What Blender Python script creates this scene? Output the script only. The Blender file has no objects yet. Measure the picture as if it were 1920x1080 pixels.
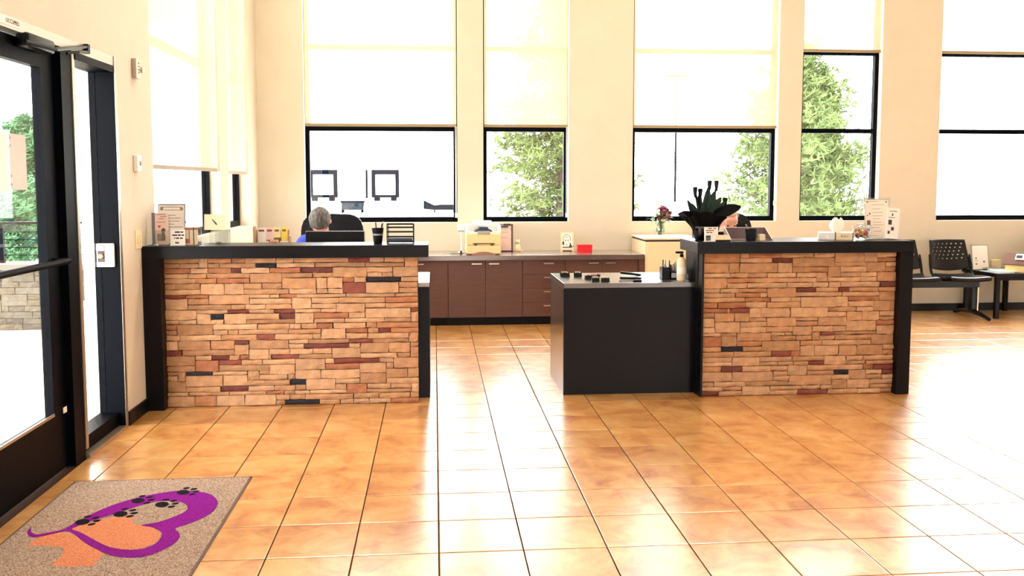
import bpy, bmesh, math, random
from mathutils import Vector, Matrix, Euler, noise

# ------------------------------------------------------------------ camera, world, light, exposure
scn = bpy.context.scene
COL = scn.collection
CAM_H = 1.5
cd = bpy.data.cameras.new('camera'); cam = bpy.data.objects.new('camera', cd); COL.objects.link(cam)
cd.sensor_width = 36; cd.lens = 1700 / 1920 * 36; cd.clip_start = .05; cd.clip_end = 500
cd.shift_y = -63 / 1920
cam.location = (0, 0, CAM_H)
YAW = math.atan(145 / 1700); PITCH = math.atan(137 / 1700)
cam.rotation_euler = (math.pi / 2 - PITCH, 0, -YAW)
scn.camera = cam

SKY = 23.0
w = bpy.data.worlds.new('overcast'); scn.world = w; w.use_nodes = True
w.node_tree.nodes['Background'].inputs[0].default_value = (.96, .985, 1, 1)
w.node_tree.nodes['Background'].inputs[1].default_value = SKY
cy = scn.cycles; cy.max_bounces = 6; cy.adaptive_threshold = .02; cy.diffuse_bounces = 4; cy.glossy_bounces = 3; cy.transmission_bounces = 4; cy.transparent_max_bounces = 10
vs = scn.view_settings
vs.view_transform = 'Standard'; vs.look = 'None'; vs.exposure = -0.40; vs.gamma = 1.0; vs.use_curve_mapping = False
FILL_W = 36.0          # added fill lamps out of view, watts each
LAMP_C = (1, .88, .72)

# ------------------------------------------------------------------ helpers
def lin(r, g, b):
    f = lambda c: (c / 255 / 12.92) if c <= 10 else ((c / 255 + .055) / 1.055) ** 2.4
    return (f(r), f(g), f(b), 1)

MATS = {}
def mat(name, col=(200, 200, 200), rough=.5, metal=0., spec=.5, var=0., vscale=8., bump=0., bscale=60., objcol=False, objvar=0.,
        stretch=None, alpha=1., coat=0., trans=0., emit=None):
    if name in MATS: return MATS[name]
    m = bpy.data.materials.new(name); m.use_nodes = True; MATS[name] = m
    nt = m.node_tree; p = nt.nodes['Principled BSDF']; N = nt.nodes.new; L = nt.links.new
    c = lin(*col)
    p.inputs['Base Color'].default_value = c; p.inputs['Roughness'].default_value = rough
    p.inputs['Metallic'].default_value = metal; p.inputs['Specular IOR Level'].default_value = spec
    p.inputs['Coat Weight'].default_value = coat; p.inputs['Coat Roughness'].default_value = .21; p.inputs['Coat IOR'].default_value = 2.0; p.inputs['Transmission Weight'].default_value = trans
    if emit:
        p.inputs['Emission Color'].default_value = c; p.inputs['Emission Strength'].default_value = emit
    src = None
    if var or bump:
        tc = N('ShaderNodeTexCoord'); mp = N('ShaderNodeMapping'); L(tc.outputs['Object'], mp.inputs[0])
        if stretch: mp.inputs['Scale'].default_value = stretch
        src = mp.outputs[0]
    colout = None
    if objcol:
        oi = N('ShaderNodeObjectInfo'); colout = oi.outputs['Color']
    if var or objvar:
        hs = N('ShaderNodeHueSaturation')
        if colout: L(colout, hs.inputs['Color'])
        else: hs.inputs['Color'].default_value = c
        add = None
        if var:
            nz = N('ShaderNodeTexNoise'); nz.inputs['Scale'].default_value = vscale; nz.inputs['Detail'].default_value = 6
            L(src, nz.inputs['Vector'])
            mr = N('ShaderNodeMapRange'); mr.inputs['From Min'].default_value = .3; mr.inputs['From Max'].default_value = .7
            mr.inputs['To Min'].default_value = 1 - var; mr.inputs['To Max'].default_value = 1 + var
            L(nz.outputs[0], mr.inputs[0]); add = mr.outputs[0]
        if objvar:
            oi2 = N('ShaderNodeObjectInfo'); mr2 = N('ShaderNodeMapRange')
            mr2.inputs['To Min'].default_value = 1 - objvar; mr2.inputs['To Max'].default_value = 1 + objvar
            L(oi2.outputs['Random'], mr2.inputs[0])
            if add:
                mm = N('ShaderNodeMath'); mm.operation = 'MULTIPLY'; L(add, mm.inputs[0]); L(mr2.outputs[0], mm.inputs[1]); add = mm.outputs[0]
            else: add = mr2.outputs[0]
        L(add, hs.inputs['Value']); colout = hs.outputs[0]
    if colout: L(colout, p.inputs['Base Color'])
    if bump:
        nb = N('ShaderNodeTexNoise'); nb.inputs['Scale'].default_value = bscale; nb.inputs['Detail'].default_value = 5
        L(src, nb.inputs['Vector'])
        b = N('ShaderNodeBump'); b.inputs['Strength'].default_value = bump; b.inputs['Distance'].default_value = .01
        L(nb.outputs[0], b.inputs['Height']); L(b.outputs[0], p.inputs['Normal'])
    return m

def glass_mat(name, tint=(1, 1, 1), refl=.07):
    m = bpy.data.materials.new(name); m.use_nodes = True; nt = m.node_tree; nt.nodes.clear(); MATS[name] = m
    o = nt.nodes.new('ShaderNodeOutputMaterial'); t = nt.nodes.new('ShaderNodeBsdfTransparent'); g = nt.nodes.new('ShaderNodeBsdfGlossy')
    t.inputs[0].default_value = (*tint, 1); g.inputs['Roughness'].default_value = .01
    mx = nt.nodes.new('ShaderNodeMixShader'); mx.inputs[0].default_value = refl
    nt.links.new(t.outputs[0], mx.inputs[1]); nt.links.new(g.outputs[0], mx.inputs[2]); nt.links.new(mx.outputs[0], o.inputs[0])
    return m

def sheer_mat(name, col, open_=.25, transl=.6):
    """woven roller fabric / tulle: diffuse + translucent + open weave"""
    m = bpy.data.materials.new(name); m.use_nodes = True; nt = m.node_tree; nt.nodes.clear(); MATS[name] = m
    N = nt.nodes.new; L = nt.links.new
    o = N('ShaderNodeOutputMaterial'); d = N('ShaderNodeBsdfDiffuse'); t = N('ShaderNodeBsdfTranslucent'); tr = N('ShaderNodeBsdfTransparent')
    d.inputs[0].default_value = lin(*col); t.inputs[0].default_value = lin(*col)
    m1 = N('ShaderNodeMixShader'); m1.inputs[0].default_value = transl; L(d.outputs[0], m1.inputs[1]); L(t.outputs[0], m1.inputs[2])
    m2 = N('ShaderNodeMixShader'); m2.inputs[0].default_value = open_; L(m1.outputs[0], m2.inputs[1]); L(tr.outputs[0], m2.inputs[2])
    L(m2.outputs[0], o.inputs[0])
    return m

def root_loc(o):
    while o.parent: o = o.parent
    return o.location.copy()

def tag(o, label=None, cat=None, group=None, kind=None):
    if label: o['label'] = label
    if cat: o['category'] = cat
    if group: o['group'] = group
    if kind: o['kind'] = kind
    return o

def thing(name, label, cat, loc=(0, 0, 0), rz=0, group=None, kind=None):
    o = bpy.data.objects.new(name, None); COL.objects.link(o); o.empty_display_size = .1
    o.location = loc; o.rotation_euler = (0, 0, rz)
    return tag(o, label, cat, group, kind)

def link_mesh(name, me, parent=None, loc=None):
    o = bpy.data.objects.new(name, me); COL.objects.link(o)
    if parent: o.parent = parent
    if loc is not None: o.location = loc
    return o

class MB:
    def __init__(s): s.bm = bmesh.new()
    def box(s, x0, x1, y0, y1, z0, z1, bev=0):
        vs_ = [s.bm.verts.new((x, y, z)) for x in (x0, x1) for y in (y0, y1) for z in (z0, z1)]
        fs = [s.bm.faces.new([vs_[i] for i in f]) for f in ((0, 1, 3, 2), (4, 6, 7, 5), (0, 4, 5, 1), (2, 3, 7, 6), (0, 2, 6, 4), (1, 5, 7, 3))]
        if bev:
            es = list({e for f in fs for e in f.edges})
            bmesh.ops.bevel(s.bm, geom=es, offset=bev, segments=2, affect='EDGES', profile=.5)
        return s
    def xf(s, M, start=0):
        s.bm.verts.ensure_lookup_table()
        bmesh.ops.transform(s.bm, matrix=M, verts=s.bm.verts[start:]); return s
    def n(s): return len(s.bm.verts)
    def tube(s, p0, p1, r0, r1=None, seg=10, cap=True):
        r1 = r0 if r1 is None else r1
        p0 = Vector(p0); p1 = Vector(p1); d = p1 - p0
        if d.length < 1e-6: return s
        q = d.to_track_quat('Z', 'Y').to_matrix()
        a = []; b = []
        for i in range(seg):
            t = 2 * math.pi * i / seg; v = q @ Vector((math.cos(t), math.sin(t), 0))
            a.append(s.bm.verts.new(p0 + v * r0)); b.append(s.bm.verts.new(p1 + v * r1))
        for i in range(seg):
            j = (i + 1) % seg; s.bm.faces.new((a[i], a[j], b[j], b[i]))
        if cap: s.bm.faces.new(a[::-1]); s.bm.faces.new(b)
        return s
    def path(s, pts, r, seg=8):
        for i in range(len(pts) - 1):
            rr = r if not hasattr(r, '__len__') else r[i]; r2 = r if not hasattr(r, '__len__') else r[i + 1]
            s.tube(pts[i], pts[i + 1], rr, r2, seg)
        return s
    def ball(s, c, r, seg=12, rings=8):
        r = (r, r, r) if not hasattr(r, '__len__') else r
        M = Matrix.Translation(Vector(c)) @ Matrix.Diagonal((*r, 1))
        bmesh.ops.create_uvsphere(s.bm, u_segments=seg, v_segments=rings, radius=1, matrix=M); return s
    def lathe(s, prof, c=(0, 0, 0), seg=24, cap=True):
        rings = []
        for r, z in prof:
            rings.append([s.bm.verts.new((c[0] + r * math.cos(2 * math.pi * i / seg), c[1] + r * math.sin(2 * math.pi * i / seg), c[2] + z)) for i in range(seg)])
        for a, b in zip(rings, rings[1:]):
            for i in range(seg):
                j = (i + 1) % seg; s.bm.faces.new((a[i], a[j], b[j], b[i]))
        if cap: s.bm.faces.new(rings[0][::-1]); s.bm.faces.new(rings[-1])
        return s
    def prism(s, poly, fn, t0, t1):
        """poly 2d points; fn(u,v,t)->3d"""
        a = [s.bm.verts.new(fn(u, v, t0)) for u, v in poly]; b = [s.bm.verts.new(fn(u, v, t1)) for u, v in poly]
        s.bm.faces.new(a[::-1]); s.bm.faces.new(b)
        for i in range(len(poly)):
            j = (i + 1) % len(poly); s.bm.faces.new((a[i], a[j], b[j], b[i]))
        return s
    def face(s, pts):
        return s.bm.faces.new([s.bm.verts.new(p) for p in pts])
    def grid(s, fn, nu, nv):
        V = [[s.bm.verts.new(fn(i / nu, j / nv)) for j in range(nv + 1)] for i in range(nu + 1)]
        for i in range(nu):
            for j in range(nv): s.bm.faces.new((V[i][j], V[i + 1][j], V[i + 1][j + 1], V[i][j + 1]))
        return s
    def mesh(s, name, m, smooth=False):
        bmesh.ops.recalc_face_normals(s.bm, faces=s.bm.faces)
        me = bpy.data.meshes.new(name); s.bm.to_mesh(me); s.bm.free()
        if m is not None: me.materials.append(m)
        if smooth:
            for p in me.polygons: p.use_smooth = True
            if smooth != 'all': 
                try: me.set_sharp_from_angle(angle=math.radians(40))
                except Exception: pass
        return me
    def build(s, name, m, parent=None, local=False, smooth=False):
        if parent is not None:
            if not local: s.xf(Matrix.Translation(-root_loc(parent)))
            return link_mesh(name, s.mesh(name, m, smooth), parent)
        if not local:
            lo = Vector((min(v.co.x for v in s.bm.verts), min(v.co.y for v in s.bm.verts), min(v.co.z for v in s.bm.verts)))
            hi = Vector((max(v.co.x for v in s.bm.verts), max(v.co.y for v in s.bm.verts), max(v.co.z for v in s.bm.verts)))
            c = Vector(((lo.x + hi.x) / 2, (lo.y + hi.y) / 2, lo.z))
            s.xf(Matrix.Translation(-c))
            return link_mesh(name, s.mesh(name, m, smooth), None, c)
        return link_mesh(name, s.mesh(name, m, smooth))

def copy_tree(o, parent=None):
    c = o.copy(); COL.objects.link(c); c.parent = parent
    for ch in list(o.children): copy_tree(ch, c)
    return c

def text_mesh(name, body, size, m, parent, M, local=True, depth=.0006):
    cu = bpy.data.curves.new(name, 'FONT'); cu.body = body; cu.size = size; cu.align_x = 'CENTER'; cu.align_y = 'CENTER'; cu.extrude = depth
    o = bpy.data.objects.new(name, cu); COL.objects.link(o)
    dg = bpy.context.evaluated_depsgraph_get(); me = bpy.data.meshes.new_from_object(o.evaluated_get(dg)); bpy.data.objects.remove(o)
    me.transform(M)
    if not local: me.transform(Matrix.Translation(-root_loc(parent)))
    me.materials.clear(); me.materials.append(m); me.name = name
    return link_mesh(name, me, parent)

# ------------------------------------------------------------------ materials
M_wall = mat('wall_paint', (214, 205, 186), .75, spec=.25, var=.03, vscale=3, bump=.05, bscale=160)
M_ceil = mat('ceiling_paint', (240, 234, 222), .9)
M_frame = mat('dark_aluminium', (2, 4, 9), .5, spec=.05)
M_silver = mat('brushed_aluminium', (176, 166, 152), .35, metal=.85)
M_glass = glass_mat('window_glass')
M_acryl = glass_mat('clear_acrylic', (.93, .96, .96), .10)
M_shade = sheer_mat('roller_fabric', (240, 228, 200), .17, .06)
M_hem = mat('shade_hem', (150, 130, 96), .6)
M_black = mat('espresso_laminate', (5, 4, 8), .33, spec=.18, var=.25, vscale=6, stretch=(1, 1, 14))
M_deskgl = mat('espresso_gloss', (8, 7, 10), .3, spec=.9, coat=1.)
M_base = mat('baseboard_vinyl', (7, 9, 14), .45, spec=.3)
M_cab = mat('walnut_laminate', (88, 58, 52), .45, var=.14, vscale=5, stretch=(1, 1, 12))
M_cabtop = mat('dark_counter', (96, 80, 78), .2, spec=1., coat=1.)
M_toe = mat('toe_kick', (5, 6, 12), .5, spec=.2)
M_chrome = mat('satin_nickel', (215, 200, 180), .28, metal=.9)
M_tile = mat('glazed_stone_tile', (200, 142, 80), .3, spec=1., coat=1., var=.30, vscale=9, bump=.05, bscale=26, objvar=.07)
def tile_mat(m):
    nt = m.node_tree; N = nt.nodes.new; L = nt.links.new; p = nt.nodes['Principled BSDF']
    g = N('ShaderNodeNewGeometry'); n1 = N('ShaderNodeTexNoise'); n1.inputs['Scale'].default_value = 5.5; n1.inputs['Detail'].default_value = 8; n1.inputs['Roughness'].default_value = .62; n1.inputs['Distortion'].default_value = .6
    oi = N('ShaderNodeObjectInfo'); ad = N('ShaderNodeVectorMath'); ad.operation = 'ADD'; L(g.outputs['Position'], ad.inputs[0]); L(oi.outputs['Random'], ad.inputs[1]); L(ad.outputs[0], n1.inputs['Vector'])
    rp = N('ShaderNodeValToRGB'); e = rp.color_ramp.elements; e[0].position = .30; e[0].color = lin(168, 98, 46); e[1].position = .72; e[1].color = lin(230, 186, 122)
    q = e.new(.48); q.color = lin(208, 150, 84); L(n1.outputs[0], rp.inputs[0])
    hs = N('ShaderNodeHueSaturation'); mr = N('ShaderNodeMapRange'); mr.inputs['To Min'].default_value = .92; mr.inputs['To Max'].default_value = 1.07
    L(oi.outputs['Random'], mr.inputs[0]); L(mr.outputs[0], hs.inputs['Value']); L(rp.outputs[0], hs.inputs['Color']); L(hs.outputs[0], p.inputs['Base Color'])
tile_mat(M_tile)
M_grout = mat('dark_grout', (58, 40, 30), .9, spec=.05)
M_stone = mat('ledge_stone', (255, 255, 255), .8, spec=.3, var=.2, vscale=16, bump=.5, bscale=70, objcol=True)
M_core = mat('mortar_core', (58, 32, 18), .9)
M_blackplastic = mat('black_plastic', (4, 5, 7), .42, spec=.2)
M_leather = mat('black_leather', (5, 7, 12), .42, spec=.25, bump=.15, bscale=150)
M_chairpl = mat('black_polymer', (2, 5, 12), .28, spec=.3)
M_whitepl = mat('white_plastic', (238, 236, 228), .4)
M_cream = mat('cream_enamel', (236, 216, 178), .4)
M_beigepl = mat('beige_plastic', (232, 204, 152), .45)
M_greypl = mat('grey_plastic', (150, 152, 150), .45)
M_paper = mat('paper', (248, 242, 234), .8)
M_pink = mat('pink_paper', (238, 206, 200), .8)
M_ink = mat('dark_ink', (52, 46, 50), .7)
M_inkl = mat('grey_ink', (150, 138, 132), .7)
M_red = mat('red_plastic', (226, 22, 40), .4)
M_conc = mat('pale_concrete', (236, 234, 230), .85, var=.03, vscale=1)
M_outwhite = mat('white_render', (250, 250, 250), .9)
M_navy = mat('dock_rubber', (5, 9, 18), .9, spec=.0)
M_mat = mat('beige_mat_pile', (162, 142, 130), .95, spec=.1, var=.75, vscale=190, bump=.6, bscale=300)
M_purple = mat('purple_pile', (126, 20, 138), .95, spec=.1, var=.5, vscale=190, bump=.5, bscale=300)
M_peach = mat('peach_pile', (204, 130, 98), .95, spec=.1, var=.4, vscale=190, bump=.5, bscale=300)
M_pawink = mat('black_pile', (24, 18, 34), .95, spec=.1)
M_bark = mat('bark', (70, 58, 46), .9, var=.2, vscale=12)
M_pine = mat('pine_needles', (76, 88, 46), .8, spec=.2, var=.45, vscale=1.6)
M_pine2 = mat('young_pine_needles', (86, 102, 58), .8, spec=.2, var=.4, vscale=1.8)
M_hedge = mat('cedar_foliage', (60, 92, 60), .8, spec=.2, var=.4, vscale=2)
M_twig = mat('bare_twig', (84, 76, 66), .9)
M_skin = mat('skin', (222, 158, 138), .55, var=.04, vscale=20)
M_hairg = mat('grey_hair', (92, 86, 82), .6, var=.8, vscale=22, stretch=(4, 1, 1), bump=.6, bscale=120)
M_hairb = mat('blond_hair', (206, 184, 146), .55, var=.3, vscale=40, stretch=(6, 6, 1), bump=.6, bscale=120)
M_blue = mat('blue_shirt', (46, 72, 190), .8, bump=.2, bscale=200)
M_teal = mat('dark_shirt', (44, 46, 58), .8, bump=.2, bscale=200)
M_trou = mat('dark_trousers', (30, 32, 40), .85)
M_eye = mat('eye', (40, 30, 26), .2)
M_leafd = mat('dark_leaf', (16, 42, 31), .45, spec=.3, var=.3, vscale=10)
M_petald = mat('dark_petal', (10, 5, 14), .5, spec=.2)
M_tulle = sheer_mat('black_tulle', (20, 18, 24), .45, .2)
M_wrap = mat('black_wrap', (2, 2, 4), .5, spec=.12)
M_potglaze = mat('black_pot', (4, 4, 6), .16)
M_magenta = mat('magenta_petal', (120, 24, 70), .6)
M_whitepetal = mat('white_petal', (244, 240, 232), .6)
M_leafg = mat('leaf_green', (86, 118, 44), .5)
M_water = glass_mat('vase_glass', (.8, .9, .84), .16)
M_yellow = mat('cream_timber', (240, 224, 158), .6)
M_roofb = mat('brown_shingle', (104, 70, 58), .7)
M_lampdiff = mat('lamp_diffuser', (255, 236, 205), .6, emit=3.0)
M_tan = mat('tan_fascia', (214, 198, 170), .8)

random.seed(7)

# ------------------------------------------------------------------ setting: shell
XW, YB, ZC = -1.89, 10.02, 5.0          # left wall face, back wall face, ceiling
XR, YF = 11.5, -3.0                     # right wall, front wall (behind the camera)
T = .22

def struct(o): o['kind'] = 'structure'; return o

def holed(a0, a1, z0, z1, holes, put):
    """split a wall into boxes around its openings"""
    cuts = sorted({a0, a1, *[h[0] for h in holes], *[h[1] for h in holes]})
    for c0, c1 in zip(cuts, cuts[1:]):
        hs = sorted([(h[2], h[3]) for h in holes if h[0] <= c0 + 1e-6 and h[1] >= c1 - 1e-6])
        z = z0
        for h0, h1 in hs:
            if h0 > z + 1e-4: put(c0, c1, z, h0)
            z = h1
        if z < z1 - 1e-4: put(c0, c1, z, z1)

SILL, HEAD = 1.05, 4.6
WB = [(-1.40, .256), (.538, 1.487), (2.205, 3.87), (4.14, 5.07), (5.77, 7.45), (7.74, 8.68), (9.2, 10.9)]
WL = [(6.33, 8.24), (8.60, 9.46)]
m = MB(); holed(XW - T, XR, 0, ZC, [(a, b, SILL, HEAD) for a, b in WB], lambda a, b, c, d: m.box(a, b, YB, YB + T, c, d))
struct(m.build('wall_back', M_wall))
DOOR_Y0, DOOR_Y1, DOOR_Z = 3.78, 5.64, 2.235
m = MB(); holed(YF, YB, 0, ZC, [(DOOR_Y0, DOOR_Y1, 0, DOOR_Z)] + [(a, b, SILL, HEAD) for a, b in WL], lambda a, b, c, d: m.box(XW - T, XW, a, b, c, d))
struct(m.build('wall_left', M_wall))
m = MB(); holed(YF, YB, 0, ZC, [(-1, 1, .9, 2.6)], lambda a, b, c, d: m.box(XR, XR + T, a, b, c, d))
struct(m.build('wall_right', M_wall))
m = MB(); holed(XW - T, XR, 0, ZC, [(-.9, .9, 1.2, 2.05), (3.4, 5.2, 1.2, 2.05)], lambda a, b, c, d: m.box(a, b, YF - T, YF, c, d))
struct(m.build('wall_front', M_wall))
struct(MB().box(XW - T, XR + T, YF - T, YB + T, ZC, ZC + .15).build('ceiling', M_ceil))
struct(MB().box(-140, 140, -60, 150, -.30, -.2).build('ground_outside', M_conc))

# floor: slab + tiles
floor = struct(thing('floor', None, None, (0, 0, 0)))
MB().box(XW - T, XR + T, YF - T, YB + T, -.2, -.004).build('grout_bed', M_grout, floor)
TX, TY, X0, Y0 = .345, .35, .008, 3.575
from bpy_extras.object_utils import world_to_camera_view
bpy.context.view_layer.update()
cells = []
for i in range(-6, 35):
    for j in range(-19, 19):
        a, b = X0 + i * TX + .003, X0 + (i + 1) * TX - .003
        c, d = Y0 + j * TY + .003, Y0 + (j + 1) * TY - .003
        a = max(a, XW + .002); b = min(b, XR); d = min(d, YB)
        if b - a < .02 or d - c < .02: continue
        area = 0
        if c > 2.5:
            P = [world_to_camera_view(scn, cam, Vector(q)) for q in ((a, c, 0), (b, c, 0), (b, d, 0), (a, d, 0))]
            if max(p.x for p in P) > 0 and min(p.x for p in P) < 1 and max(p.y for p in P) > 0:
                area = abs(sum(P[k].x * P[(k + 1) % 4].y - P[(k + 1) % 4].x * P[k].y for k in range(4)))
                hid = (6.3 < c and d < 9.3 and (b < -.1)) or (6.15 < c and 1.0 < a and b < 3.2 and d < 8.6)
                if hid: area *= .01
        cells.append((area, a, b, c, d))
cells.sort(reverse=True)
def tile_into(mb, a, b, c, d):
    e = .003
    lo = [(a, c), (b, c), (b, d), (a, d)]; hi = [(a + e, c + e), (b - e, c + e), (b - e, d - e), (a + e, d - e)]
    v0 = [mb.bm.verts.new((x, y, -.0042)) for x, y in lo]; v1 = [mb.bm.verts.new((x, y, -.0008)) for x, y in lo]
    v2 = [mb.bm.verts.new((x, y, 0)) for x, y in hi]
    for k in range(4):
        q = (k + 1) % 4
        mb.bm.faces.new((v0[k], v0[q], v1[q], v1[k])); mb.bm.faces.new((v1[k], v1[q], v2[q], v2[k]))
    mb.bm.faces.new(v2)
std = None
for area, a, b, c, d in cells[:300]:
    full = abs(b - a - (TX - .006)) < 1e-4 and abs(d - c - (TY - .006)) < 1e-4
    if full and std:
        o = link_mesh('tile', std, floor)
    else:
        mb = MB(); tile_into(mb, 0, b - a, 0, d - c); me = mb.mesh('tile', M_tile)
        if full: std = me
        o = link_mesh('tile', me, floor)
    o.location = (a, c, 0)
mb = MB()
for area, a, b, c, d in cells[300:]: tile_into(mb, a, b, c, d)
mb.build('tile_field', M_tile, floor)['kind'] = 'stuff'

# baseboards
struct(MB().box(XW, XW + .014, 5.66, 6.10, 0, .085).box(XW, XW + .014, YF, DOOR_Y0 - .02, 0, .085).build('baseboard_left', M_base))
struct(MB().box(2.85, XR, YB - .014, YB, 0, .085).build('baseboard_back', M_base))

# windows
def window(n, axis, a, b, mull, face):
    """axis 'y': in the back wall (face = y); axis 'x': in the left wall (face = x)"""
    d = .12 if axis == 'y' else -.12; th = .06 if axis == 'y' else -.06
    c = (a + b) / 2
    loc = (c, face + d, SILL) if axis == 'y' else (face + d, c, SILL)
    r = thing('window_%d' % n, None, None, loc, kind='structure')
    def bar(nm, u0, u1, z0, z1, t0, t1, m_):
        lo, hi = sorted((face + t0, face + t1))
        (MB().box(u0, u1, lo, hi, z0, z1) if axis == 'y' else MB().box(lo, hi, u0, u1, z0, z1)).build(nm, m_, r)
    fw = .045
    bar('frame_jamb', a, a + fw, SILL, HEAD, d - th / 2, d + th / 2, M_frame)
    bar('frame_jamb', b - fw, b, SILL, HEAD, d - th / 2, d + th / 2, M_frame)
    bar('frame_sill', a + fw, b - fw, SILL, SILL + .055, d - th / 2, d + th / 2, M_frame)
    bar('frame_head', a + fw, b - fw, HEAD - .055, HEAD, d - th / 2, d + th / 2, M_frame)
    zs = [SILL + .055]
    for z in mull:
        bar('mullion', a + fw, b - fw, z - .025, z + .025, d - th / 2, d + th / 2, M_frame); zs += [z - .025, z + .025]
    zs.append(HEAD - .055)
    for z0, z1 in zip(zs[::2], zs[1::2]):
        bar('pane', a + fw, b - fw, z0, z1, d - .004, d + .004, M_glass)
    return r
for n, (a, b) in enumerate(WB): window(n + 1, 'y', a, b, (2.075, 2.955, 3.8), YB)
for n, (a, b) in enumerate(WL): window(n + 8, 'x', a, b, (2.5, 3.6), XW)

def shade(axis, a, b, z, face, label, grp=None):
    off = .028 if axis == 'y' else -.028
    c = (a + b) / 2
    r = thing('roller_shade', label, 'roller shade', (c, face + off, z) if axis == 'y' else (face + off, c, z), group=grp)
    def bar(nm, u0, u1, z0, z1, t0, t1, m_):
        lo, hi = sorted((face + t0, face + t1))
        return (MB().box(u0, u1, lo, hi, z0, z1) if axis == 'y' else MB().box(lo, hi, u0, u1, z0, z1)).build(nm, m_, r)
    g = .012
    mb = MB()
    if axis == 'y': mb.face([(a + g, face + off, z), (b - g, face + off, z), (b - g, face + off, HEAD - .04), (a + g, face + off, HEAD - .04)])
    else: mb.face([(face + off, a + g, z), (face + off, b - g, z), (face + off, b - g, HEAD - .04), (face + off, a + g, HEAD - .04)])
    mb.build('fabric', M_shade, r)
    bar('hem_bar', a + g, b - g, z - .03, z, off - .006, off + .006, M_hem)
    rr = MB()
    if axis == 'y': rr.tube((a + g, face + off, HEAD - .035), (b - g, face + off, HEAD - .035), .025)
    else: rr.tube((face + off, a + g, HEAD - .035), (face + off, b - g, HEAD - .035), .025)
    rr.build('roller_tube', M_hem, r, smooth=True)
    return r
SH = [('white roller shade half down on wide window nearest the corner', 2.125), ('white roller shade half down on narrow window above the printer', 2.125),
      ('white roller shade half down on wide window above the flower vase', 2.125), ('short white roller shade on narrow window above the tissue box', 2.985),
      ('short white roller shade on the window above the waiting chairs', 2.985), None, None]
for (a, b), s_ in zip(WB, SH):
    if s_: shade('y', a, b, s_[1], YB, s_[0], 'roller shades on the back windows')
shade('x', *WL[0], 1.615, XW, 'wide cream roller shade on the side window nearest the door', 'roller shades on the side windows')
shade('x', *WL[1], 1.60, XW, 'narrow cream roller shade on the side window next to the corner', 'roller shades on the side windows')

# bead chains of the shades on windows 3 and 4
for x, z0, z1, lb in ((3.845, 1.25, 2.1, 'thin bead chain hanging beside the wide window with the vase'), (5.045, 1.25, 2.95, 'thin bead chain hanging beside the narrow tree-filled window'), (.232, 1.12, 2.1, 'thin bead chain hanging beside the wide window over the grey-haired person'), (1.462, 1.12, 2.1, 'thin bead chain hanging beside the narrow window over the printer')):
    mb = MB(); mb.path([(x, YB + .02, z1), (x, YB + .012, z0 + .02), (x + .006, YB + .012, z0), (x + .012, YB + .012, z0 + .02), (x + .012, YB + .02, z1)], .003, 6)
    t = thing('bead_chain', lb, 'chain', (x, YB + .012, z0), group='shade chains')
    mb.build('chain_loop', M_whitepl, t); MB().box(x - .008, x + .02, YB + .002, YB + .012, z0 - .02, z0 + .03).build('chain_holder', M_whitepl, t)

# unseen ceiling lamps: desk pair inferred from floor shadow, the rest added as fill
k = 0
for x, y, lb in ((-.95, 7.35, 'long ceiling lamp above the desk beside the left wall'), (2.6, 7.35, 'long ceiling lamp above the desk with the plant'), (.8, 2.6, 'added ceiling fill lamp in the middle of the entrance hall'),
              (-.6, .6, 'added ceiling fill lamp behind the door mat'), (3.4, .6, 'added ceiling fill lamp at the back of the entrance hall'), (6.3, 3.2, 'added ceiling fill lamp at the right of the entrance hall'), (6.3, 7.4, 'added ceiling fill lamp above the waiting chairs')):
    t = thing('unseen_ceiling_lamp', lb, 'lamp', (x, y, ZC - .09), group='ceiling lamps')
    MB().box(-.64, .64, -.17, .17, .03, .09).build('housing', M_whitepl, t, local=True)
    MB().box(-.60, .60, -.14, .14, .022, .03).build('diffuser', M_lampdiff, t, local=True)
    ld = bpy.data.lights.new('lamp_light', 'AREA'); ld.shape = 'RECTANGLE'; ld.size = 1.2; ld.size_y = .3; ld.energy = 115. if (y == 7.35) else FILL_W; ld.color = LAMP_C
    lo = bpy.data.objects.new('lamp_light', ld); COL.objects.link(lo); lo.parent = t; lo.location = (0, 0, .015)

# ------------------------------------------------------------------ entrance door with side light
door = thing('door_1', None, None, (XW - .08, 4.7, 0), kind='structure')
FX0, FX1 = XW - .14, XW + .006         # frame depth
MB().box(FX0, FX1, DOOR_Y0, DOOR_Y1, 2.18, DOOR_Z).build('head_bar', M_silver, door)
MB().box(FX0, FX1, 5.60, DOOR_Y1, 0, 2.18).build('jamb', M_frame, door)
MB().box(XW - .004, FX1 + .004, 5.605, DOOR_Y1 + .006, 0, DOOR_Z).build('jamb_trim', M_silver, door)
MB().box(FX0, FX1, DOOR_Y0, DOOR_Y0 + .05, 0, 2.18).build('jamb', M_frame, door)
MB().box(FX0, FX1 - .01, 4.86, 4.995, 0, 2.18).build('mullion_post', M_frame, door)
MB().box(FX0 + .02, FX1 - .005, 4.995, 5.03, .05, 2.18).build('mullion_edge', M_silver, door)
MB().box(FX0, FX1, 5.03, 5.60, 2.14, 2.18).build('side_light_head', M_frame, door)
MB().box(FX0, XW - .03, 5.03, 5.60, .0, .10).build('side_light_sill', M_frame, door)
MB().box(XW - .03, FX1 + .01, 5.0, 5.60, 0, .02).build('threshold', M_silver, door)
MB().box(XW - .105, XW - .097, 5.03, 5.60, .10, 2.14).build('pane', M_glass, door)
leaf = MB().box(XW - .085, XW - .04, 4.70, 4.86, .012, 2.17).build('lock_stile', M_frame, door)
MB().box(XW - .085, XW - .04, DOOR_Y0 + .05, DOOR_Y0 + .17, .012, 2.17).build('hinge_stile', M_frame, door)
MB().box(XW - .085, XW - .04, DOOR_Y0 + .17, 4.70, 2.06, 2.17).build('top_rail', M_frame, door)
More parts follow.
